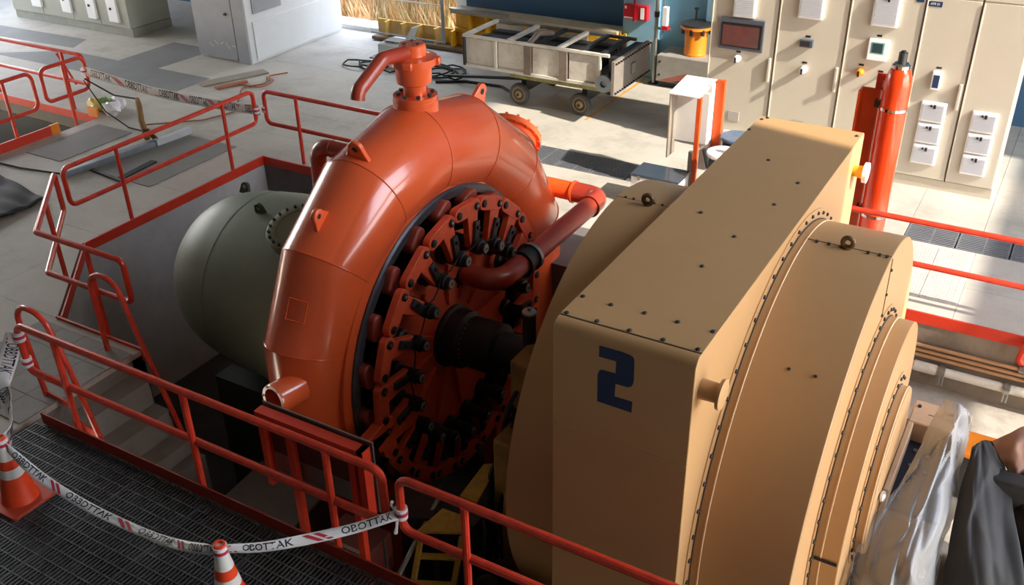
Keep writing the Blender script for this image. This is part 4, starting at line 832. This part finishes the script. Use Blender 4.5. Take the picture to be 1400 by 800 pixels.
coil(-11.0, 15.7, 5, .5, .32, 'tangled heap of black welding cable right of the air valve')
tag(MB().tube(fillet([(-10.7, 15.2, .02), (-10.2, 15.5, .02), (-9.4, 15.55, .02), (-9.1, 15.35, .02), (-8.9, 15.2, .1)], .2, 4), .03, 6).obj('thick_cable', blkr), 'thick black cable running to the left trolley wheel', 'cable')
cu = thing('clear_curtain', 'clear plastic strip curtain hanging in the doorway before the yellow beam', 'curtain', (-12.6, 17.0, .2))
clear = bpy.data.materials.new('clear_plastic'); clear.use_nodes = True; n_ = clear.node_tree.nodes; l_ = clear.node_tree.links; n_.clear()
o_ = n_.new('ShaderNodeOutputMaterial'); mx = n_.new('ShaderNodeMixShader'); t1 = n_.new('ShaderNodeBsdfTransparent'); t1.inputs[0].default_value = (.86, .88, .86, 1); g1 = n_.new('ShaderNodeBsdfGlossy'); g1.inputs['Roughness'].default_value = .12; mx.inputs[0].default_value = .07
l_.new(t1.outputs[0], mx.inputs[1]); l_.new(g1.outputs[0], mx.inputs[2]); l_.new(mx.outputs[0], o_.inputs[0])
for k in range(3): MB().box(-13.62 + k * .64, -13.0 + k * .64, 17.0 + .01 * (k % 2), 17.004 + .01 * (k % 2), .22, 4.4).obj('strip', clear, cu)
MB().box(-11.72, -11.66, 16.98, 17.02, .2, 4.4).obj('edge_strip', mat('edge_plastic', '#8d9296', 0.4), cu); MB().box(-13.62, -11.7, 16.99, 17.01, .2, .23).obj('hem', MATS['edge_plastic'], cu); MB().box(-13.7, -11.62, 16.9, 17.06, 4.4, 4.5).obj('head_rail', steel, cu)
MB().box(-13.62, -11.7, 16.995, 17.008, .98, 1.0).obj('seam', whitep, cu)
# dry grass bank outside
gb = MB(); nx, ny = 40, 30
for j in range(ny + 1):
    for i in range(nx + 1):
        x = -24 + i * .5; y = 18.3 + j * .5; z = -.05 + max(0, j - 1) * .34 + .25 * math.sin(i * 1.3 + j) * (j > 2); gb.v.append((x, y, z))
for j in range(ny):
    for i in range(nx): a = j * (nx + 1) + i; gb.f.append((a, a + 1, a + nx + 2, a + nx + 1))
bank = tag(gb.obj('grass_bank', mat('dry_ground', '#d0ab7c', 0.9, var=.3, scale=3)), 'dry grassy bank outside the back door', 'bank'); bank['kind'] = 'structure'
gs = [MB(), MB(), MB()]
for k in range(9000):
    x = rnd.uniform(-18, -10); y = rnd.uniform(18.5, 24); z = max(0, (y - 18.8) * .68); h = rnd.uniform(.3, .75); a = rnd.uniform(0, 6.28); dx, dy = .25 * math.cos(a) * h * 1.6, .2 * math.sin(a) * h - .12
    q = rnd.choice((0, 0, 0, 1, 1, 2)) if not (x > -13.6 and y > 21) else rnd.choice((0, 2, 2)); w2 = .02
    gs[q].add([(x - w2, y, z - .03), (x + w2, y, z - .03), (x + dx + .004, y + dy, z + h)], [(0, 1, 2)])
allg = MB(); cnt = []
for g_ in gs: allg.add(g_.v, g_.f); cnt.append(len(g_.f))
o = tag(allg.obj('dry_grass', mat('grass_straw', '#efcfa6', 0.8, var=.2)), 'pale dry grass on the bank outside the back door', 'grass'); o['kind'] = 'stuff'
o.data.materials.append(mat('grass_brown', '#c9945f', 0.8, var=.2)); o.data.materials.append(mat('grass_green', '#8f9a55', 0.8, var=.2))
for p in o.data.polygons: p.material_index = 0 if p.index < cnt[0] else (1 if p.index < cnt[0] + cnt[1] else 2)

# ------------------------------------------------------------------ floor items on the left
tag(MB().bar((-13.27, 8.6, .06), (-13.14, 9.5, .06), .13, .1).obj('steel_channel', gal, bevel=.008), 'galvanised steel channel lying by the railing, nearest piece', 'steel channel', 'galvanised channels on the floor')
tag(MB().bar((-13.13, 9.53, .06), (-13.02, 10.2, .06), .13, .1).obj('steel_channel', gal, bevel=.008), 'galvanised steel channel lying behind the nearest one, middle piece', 'steel channel', 'galvanised channels on the floor')
tag(MB().bar((-13.02, 10.23, .06), (-12.95, 10.95, .06), .13, .1).obj('steel_channel', mat('pale_channel', '#c9ced2', 0.4, var=.08), bevel=.008), 'pale steel channel piece farthest back, ending by the sling', 'steel channel', 'galvanised channels on the floor')
sl = thing('lifting_sling', 'brown webbing sling looped over the galvanised channel', 'sling', (-13.2, 10.4, 0))
MB().bar((-13.15, 10.2, .3), (-13.1, 10.35, .05), .16, .02, (0, 1, .3)).obj('strap', mat('webbing', '#8b6a3d', 0.8, var=.2, scale=9), sl); MB().tube([(-13.15, 10.2, .12), (-13.4, 10.35, .35), (-13.7, 10.6, .5), (-13.9, 10.75, .52)], [.05, .05, .05, .04], 8).obj('sleeve', MATS['webbing'], sl)
tag(MB().tube(fillet([(-15.25, 10.78, .68), (-14.5, 10.75, .5), (-13.9, 10.75, .53)], .3), .015, 6).obj('rope', blkr), 'black rope tied from the second pit railing to the sling', 'rope')
tag(MB().tube(fillet([(-15.25, 10.75, .66), (-14.7, 10.65, .2), (-14.1, 10.6, .02), (-13.7, 10.6, .02)], .2), .012, 6).obj('rope', blkr), 'thin slack rope touching the floor below the black rope', 'rope')
tag(MB().tube(fillet([(-13.9, 10.76, .05), (-13.2, 11.5, .02), (-13.0, 12.1, .02), (-13.9, 13.2, .02), (-13.6, 13.6, .02), (-13.9, 13.9, .02)], .2), .014, 6).obj('rope', mat('rope_brown', '#8a5a3c', 0.8)), 'brown cord lying across the floor towards the grey cabinet', 'rope')
pl = thing('plank', 'brown wooden plank with an orange cord by the grey cabinet', 'plank', (-14, 13.3, 0))
MB().bar((-14.75, 12.95, .015), (-14.2, 14.2, .015), .3, .03).obj('board', mat('plank_grey', '#8f8577', 0.8, var=.15), pl); MB().bar((-14.3, 12.9, .03), (-14.05, 13.5, .03), .1, .04).obj('batten', mat('batten', '#a8684a', 0.8, var=.2), pl); MB().tube(fillet([(-14.1, 13.3, .03), (-13.5, 13.3, .03), (-13.6, 13.8, .03), (-13.95, 13.9, .03), (-13.7, 14.3, .03)], .15), .014, 6).obj('cord', mat('cord_orange', '#a8552c', 0.7), pl)
tag(MB().bar((-13.1, 9.0, .02), (-12.2, 8.9, .02), .06, .03).obj('flat_bar', dk), 'dark flat bar lying across the grey cover plate', 'bar'); tag(MB().obox((-12.45, 9.35, .02), .12, .75, .02, (0, 0, .1)).obj('rubber_strip', blkr), 'black rubber strip propped near the channel', 'strip')
mt_ = MB(); nx = 22
for j in range(nx + 1):
    for i in range(nx + 1):
        u, v = i / nx, j / nx; x = -15.2 + 2.5 * u; y = 6.6 + (1.55 - .4 * abs(u - .3)) * v; mt_.v.append((x, y, .02 + .035 * abs(math.sin(u * 9 + v * 5)) + .03 * abs(math.sin(v * 13 - u * 4))))
for j in range(nx):
    for i in range(nx): a = j * (nx + 1) + i; mt_.f.append((a, a + 1, a + nx + 2, a + nx + 1))
tag(mt_.obj('tarpaulin', mat('black_tarp', '#1b1c1e', 0.75, var=.3, scale=4), sharp=80, solid=.01), 'crumpled black tarpaulin on the floor at the left frame edge', 'tarpaulin')
tag(MB().tube(fillet([(-15.0, 8.45, .02), (-14.2, 8.5, .02), (-13.4, 8.65, .02)], .2), .014, 6).obj('rope', blkr), 'thin black cable on the floor above the tarpaulin', 'rope')
for k, (x, y, c_, l2) in enumerate(((-14.95, 10.95, '#e8eaec', 'white crumpled plastic bag by the second pit corner'), (-15.25, 11.1, '#7fa36a', 'green crumpled bag among the rubbish by the second pit'), (-15.1, 11.25, '#f2f2f4', 'white film scrap farthest from the second pit edge'), (-15.4, 10.98, '#d8cf7a', 'yellow crumpled wrapper beside the green bag'))):
    b = MB().sphere((x, y, .1), .14, 12, 8, (1.2, .9, .9)); b.v = [(a + rnd.uniform(-.03, .03), c2 + rnd.uniform(-.03, .03), max(.002, d2 + rnd.uniform(-.03, .05))) for a, c2, d2 in b.v]
    tag(b.obj('plastic_bag', mat('bag%d' % k, c_, 0.3, var=.05), sharp=20), l2, 'bag', 'rubbish by the second pit')
# hoses and machine inside the second pit
sp = thing('pit_pipework', 'dark pipes and an orange cover inside the second pit', 'pipework', (-16.5, 8.5, -1.7))
MB().tube(fillet([(-18, 9.6, -.7), (-16.2, 9.6, -.6), (-15.5, 9.4, -.5), (-15.4, 9.2, -1.6)], .3), .07, 10).obj('hose', dk, sp); MB().tube([(-19, 9.0, -1.0), (-15.6, 9.0, -1.0)], .1, 12).obj('pipe', dk, sp); MB().box(-17.2, -15.9, 7.2, 8.6, -1.7, -.8).obj('cover', mat('dusty_orange', '#a8713a', 0.6, var=.2), sp, bevel=.02); MB().cyl((-15.7, 9.2, -1.7), (-15.7, 9.2, -.6), .06, n=10).obj('standpipe', steel, sp)

# ------------------------------------------------------------------ inside the pit, near side
pn = thing('panel_board', 'red framed dark panel board standing in the pit behind the near railing', 'panel', (-4.9, 4.8, -2.9))
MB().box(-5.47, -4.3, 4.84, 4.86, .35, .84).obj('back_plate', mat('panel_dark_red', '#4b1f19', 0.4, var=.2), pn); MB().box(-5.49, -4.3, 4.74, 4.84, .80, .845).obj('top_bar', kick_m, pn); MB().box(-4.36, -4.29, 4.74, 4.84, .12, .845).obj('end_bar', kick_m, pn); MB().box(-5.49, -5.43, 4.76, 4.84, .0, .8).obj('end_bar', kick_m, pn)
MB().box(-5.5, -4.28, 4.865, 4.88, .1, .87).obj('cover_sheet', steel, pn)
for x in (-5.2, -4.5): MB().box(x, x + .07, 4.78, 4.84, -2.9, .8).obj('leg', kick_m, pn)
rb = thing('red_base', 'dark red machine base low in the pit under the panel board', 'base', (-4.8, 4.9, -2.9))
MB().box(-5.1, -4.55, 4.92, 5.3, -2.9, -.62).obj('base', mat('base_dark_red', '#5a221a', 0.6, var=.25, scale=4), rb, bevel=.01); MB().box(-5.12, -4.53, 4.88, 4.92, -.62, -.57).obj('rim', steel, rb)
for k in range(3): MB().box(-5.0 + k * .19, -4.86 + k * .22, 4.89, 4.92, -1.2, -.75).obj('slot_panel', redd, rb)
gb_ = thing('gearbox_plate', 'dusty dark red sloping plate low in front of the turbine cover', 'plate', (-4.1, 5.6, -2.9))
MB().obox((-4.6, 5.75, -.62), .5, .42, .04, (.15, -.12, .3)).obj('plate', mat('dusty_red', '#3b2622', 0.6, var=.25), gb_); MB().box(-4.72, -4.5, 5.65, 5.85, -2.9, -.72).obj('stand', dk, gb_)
ys_ = thing('yellow_step', 'dirty yellow step ladder down in the dark pit behind the lower railing', 'ladder', (-4.1, 5.6, -2.9))
ym = mat('yellow_step', '#c49a3e', 0.6, var=.2, scale=5, dirt='#6a5430', dscale=4, damt=.5)
MB().prism([(-4.34, 5.42, -.64), (-3.91, 5.64, -.64), (-4.02, 5.78, -.6), (-4.27, 5.77, -.6)], (0, 0, .03)).obj('top_plate', ym, ys_); MB().prism([(-4.22, 6.0, -.6), (-4.02, 6.0, -.6), (-4.08, 6.5, -.5), (-4.2, 6.42, -.5)], (0, 0, .03)).obj('side_plate', ym, ys_)
for x in (-4.3, -3.95): MB().bar((x, 5.44 + (x + 4.3) * .5, -.66), (x + .05, 4.9 + (x + 4.3) * .5, -1.75), .045, .045).obj('stile', ym, ys_)
for k in range(4): MB().bar((-4.3 + .012 * k, 5.36 - .12 * k, -.86 - .25 * k), (-3.94 + .012 * k, 5.53 - .12 * k, -.86 - .25 * k), .06, .03).obj('rung', ym, ys_)
MB().box(-4.35, -3.9, 5.75, 5.9, -2.9, -.62).obj('support', dk, ys_)
for k, (a, c2) in enumerate((((-4.4, 4.6, -1.3), (-4.36, 5.9, -.5)), ((-4.42, 4.65, -1.8), (-4.38, 5.4, -1.3)))):
    tag(MB().tube([a, c2], .025, 8).obj('steel_rod', steel), ('long grey rod slanting up out of the dark pit' if k == 0 else 'short grey rod beside the longer slanting rod'), 'rod')
for k in range(5):
    y0 = 4.7 + .22 * k; p = [(-3.78, y0, -2.6), (-3.7, y0 + .05, -1.2), (-3.55, y0 + .1, -.7), (-3.4, y0 + .12, -1.6)]
    tag(MB().tube(fillet(p, .3, 5), .06, 8).obj('pit_hose', blkr), ['thick black hose in the dark gap, nearest the railing', 'thick black hose in the dark gap, second from the railing', 'thick black hose in the dark gap, middle of the five', 'thick black hose in the dark gap, second from the shaft', 'thick black hose in the dark gap, nearest the shaft'][k], 'hose', 'hoses beside the end shield')
tag(MB().tube([(-4.0, 4.55, .2), (-3.98, 4.56, -1.4)], .012, 6).obj('dangling_wire', dk), 'thin wire hanging down beside the panel board', 'wire')

# ------------------------------------------------------------------ right end: wall pipes, sheets and tarpaulins
for z, r, m, l2 in ((-.385, .022, mat('copper_dusty', '#b58a62', 0.5, metal=.2, var=.1), 'thin copper-coloured pipe on the right pit wall, topmost of three'), (-.455, .022, MATS['copper_dusty'], 'thin copper-coloured pipe on the right pit wall, middle of three'), (-.52, .022, MATS['copper_dusty'], 'thin copper-coloured pipe on the right pit wall, lowest of three')):
    t = thing('thin_pipe', l2, 'pipe', (0, 10.68, z), 'thin pipes on the pit wall'); MB().tube([(-2.4, 10.68, z), (.32 - (z + .385) * 1.2, 10.68, z)], r, 10).obj('pipe', m, t); x = .32 - (z + .385) * 1.2
    MB().cyl((x - .02, 10.68, z), (x + .06, 10.68, z), .038, n=8).obj('coupling', steel, t); MB().tube([(x + .06, 10.68, z), (2.8, 10.68, z)], .02, 8).obj('extension', steel, t); MB().box(x + .0, x + .03, 10.66, 10.75, z - .03, z + .03).obj('clip', steel, t)
t = thing('drain_pipe', 'thicker pale pipe low on the right pit wall under three thin ones', 'pipe', (0, 10.64, -.66))
MB().tube([(-2.4, 10.64, -.65), (2.8, 10.64, -.65)], .055, 16).obj('pipe', pale, t); MB().lathe((-.78, 10.64, -.65), (1, 0, 0), [(0, .065), (.25, .065)], 16).obj('sleeve', pale, t)
for x in (-.5, .2): MB().lathe((x, 10.64, -.65), (1, 0, 0), [(0, .075), (.07, .075)], 16).obj('pipe_clamp', steel, t); MB().cyl((x + .02, 10.64, -.72), (x + .02, 10.64, -.84), .012, n=6).obj('clamp_bolt', steel, t); MB().cyl((x + .06, 10.64, -.72), (x + .06, 10.64, -.84), .012, n=6).obj('clamp_bolt', steel, t)
t = thing('wall_hook', 'red hook bracket on the right pit wall at the frame edge', 'hook', (.35, 10.7, -.2)); MB().tube(fillet([(.36, 10.72, -.02), (.3, 10.6, -.02), (.27, 10.6, -.2), (.31, 10.6, -.26)], .05), .04, 8).obj('hook', kick_m, t); MB().box(.33, .42, 10.68, 10.74, -.35, .0).obj('plate', kick_m, t)
tag(MB().prism([(-.12, 9.2, -.4), (.25, 9.2, -.4), (.25, 8.75, -.4), (-.16, 8.8, -.4)], (0, 0, .04)).obj('orange_board', orange, bevel=.004), 'orange board lying half hidden behind the sheets at the right', 'board')
def catmull(P, t):
    n = len(P) - 1; f = t * n; i = min(int(f), n - 1); f -= i
    p0, p1, p2, p3 = P[max(i - 1, 0)], P[i], P[i + 1], P[min(i + 2, n)]
    return .5 * ((2 * p1) + (p2 - p0) * f + (2 * p0 - 5 * p1 + 4 * p2 - p3) * f * f + (3 * p1 - p0 - 3 * p2 + p3) * f ** 3)
def sheet(name, rows, m, amp, seed, thick=.004, nu=36, nv=48):
    r = random.Random(seed); ph = [r.uniform(0, 6) for _ in range(8)]
    R = [[Vector(p) for p in q] for q in rows]; b = MB()
    for j in range(nv + 1):
        v = j / nv
        for i in range(nu + 1):
            u = i / nu; p = catmull([catmull(q, u) for q in R], v)
            w_ = amp * (.25 + v) * (abs(math.sin(u * 7 + ph[0] + v * 2)) + .5 * abs(math.sin(u * 15 + ph[1] - v * 4)) + .4 * abs(math.sin(v * 9 + ph[2] + u * 5)) - .8)
            w_ += amp * .3 * (1 - abs(math.sin(u * 5.3 - v * 6.1 + ph[3]))) ** 3 + amp * .3 * (1 - abs(math.sin(u * 4.1 + v * 7.7 + ph[4]))) ** 3; b.v.append((p.x + w_ * .6, p.y - w_, p.z + w_ * .5))
    for j in range(nv):
        for i in range(nu): a = j * (nu + 1) + i; b.f.append((a, a + 1, a + nu + 2, a + nu + 1))
    return b.obj(name, m, sharp=70, solid=thick)
film = bpy.data.materials.new('plastic_film'); film.use_nodes = True; n_ = film.node_tree.nodes; l_ = film.node_tree.links; n_.clear()
o_ = n_.new('ShaderNodeOutputMaterial'); mx = n_.new('ShaderNodeMixShader'); mx2 = n_.new('ShaderNodeMixShader'); t1 = n_.new('ShaderNodeBsdfTransparent'); d1 = n_.new('ShaderNodeBsdfDiffuse'); d1.inputs[0].default_value = (.42, .41, .40, 1); g1 = n_.new('ShaderNodeBsdfGlossy'); g1.inputs['Roughness'].default_value = .32; lw = n_.new('ShaderNodeLayerWeight'); lw.inputs[0].default_value = .55
m_ = n_.new('ShaderNodeMapRange'); m_.inputs[3].default_value = .2; m_.inputs[4].default_value = .75; l_.new(lw.outputs['Facing'], m_.inputs[0])
mx2.inputs[0].default_value = .12; l_.new(d1.outputs[0], mx2.inputs[1]); l_.new(g1.outputs[0], mx2.inputs[2])
l_.new(m_.outputs[0], mx.inputs[0]); l_.new(t1.outputs[0], mx.inputs[1]); l_.new(mx2.outputs[0], mx.inputs[2]); l_.new(mx.outputs[0], o_.inputs[0])
S1 = [[(-.31, 8.34, .50), (-.23, 8.28, .55), (-.15, 8.26, .55), (-.06, 8.31, .45)], [(-.38, 8.01, .30), (-.24, 7.89, .45), (-.13, 7.90, .50), (-.02, 8.11, .30)], [(-.45, 7.49, .15), (-.29, 7.56, .25), (-.14, 7.63, .30), (-.02, 7.92, .05)], [(-.61, 6.91, -.10), (-.37, 7.03, 0), (-.15, 7.13, .10), (.04, 7.65, -.15)], [(-.65, 6.67, -.30), (-.38, 6.57, -.25), (-.16, 6.69, -.15), (.02, 7.41, -.35)], [(-.55, 6.48, -.60), (-.30, 6.44, -.60), (-.07, 6.66, -.60), (.06, 7.21, -.70)]]
tag(sheet('plastic_sheet', S1, film, .085, 1, thick=.002, nu=60, nv=80), 'translucent plastic sheet draped from the bearing housing down to the bottom edge', 'plastic sheet')
S2 = [[(.04, 7.86, .40), (.08, 7.95, .42), (.13, 8.00, .42), (.18, 8.04, .40)], [(.04, 7.71, .15), (.12, 7.68, .25), (.22, 7.79, .25), (.34, 7.98, .20)], [(.06, 7.24, -.15), (.19, 7.24, 0), (.34, 7.42, 0), (.48, 7.66, 0)], [(.10, 7.02, -.50), (.30, 6.92, -.30), (.48, 7.02, -.30), (.68, 7.18, -.30)], [(.21, 6.75, -.90), (.44, 6.79, -.90), (.63, 6.90, -.90), (.84, 7.02, -.90)]]
tag(sheet('tarpaulin', S2, mat('tarp_dark', '#2c2b2b', 0.75, var=.15), .035, 2), 'dark grey tarpaulin hanging right of the translucent plastic sheet', 'tarpaulin')
S3 = [[(.18, 8.01, .42), (.30, 8.09, .50), (.41, 8.20, .55), (.7, 8.4, .55)], [(.27, 7.98, .30), (.35, 7.96, .45), (.45, 8.05, .50), (.74, 8.2, .50)], [(.37, 8.00, .15), (.43, 7.96, .25), (.52, 8.06, .30), (.78, 8.15, .30)], [(.40, 7.9, .05), (.46, 7.9, .12), (.56, 8.0, .2), (.8, 8.1, .2)]]
tag(sheet('tarpaulin', S3, mat('tarp_brown', '#8a6250', 0.6, var=.12), .008, 3), 'brown tarpaulin over the machine at the right frame edge', 'tarpaulin')
S4 = [[(.37, 7.98, .12), (.44, 7.94, .2), (.56, 8.02, .25), (.8, 8.1, .25)], [(.49, 7.74, -.10), (.57, 7.71, 0), (.68, 7.75, 0), (.86, 7.83, 0)], [(.71, 7.36, -.50), (.76, 7.28, -.40), (.84, 7.33, -.40), (1.0, 7.40, -.40)], [(.9, 7.1, -.9), (.95, 7.0, -.9), (1.0, 7.1, -.9), (1.2, 7.2, -.9)]]
tag(sheet('tarpaulin', S4, mat('tarp_black', '#17181b', 0.35, var=.2), .03, 4), 'black tarpaulin below the brown one in the lower right corner', 'tarpaulin')
ex = thing('exciter_unit', 'covered dark exciter machine under the sheets in the lower right corner', 'machine', (.4, 7.9, -.95))
MB().box(.1, .9, 7.75, 7.95, -.95, .22).obj('body', dk, ex, bevel=.03); MB().box(-.1, .22, 8.82, 9.17, -.95, -.4).obj('stand', dk, ex); MB().box(.2, .9, 7.35, 7.75, -.95, -.4).obj('base', dk, ex, bevel=.03)
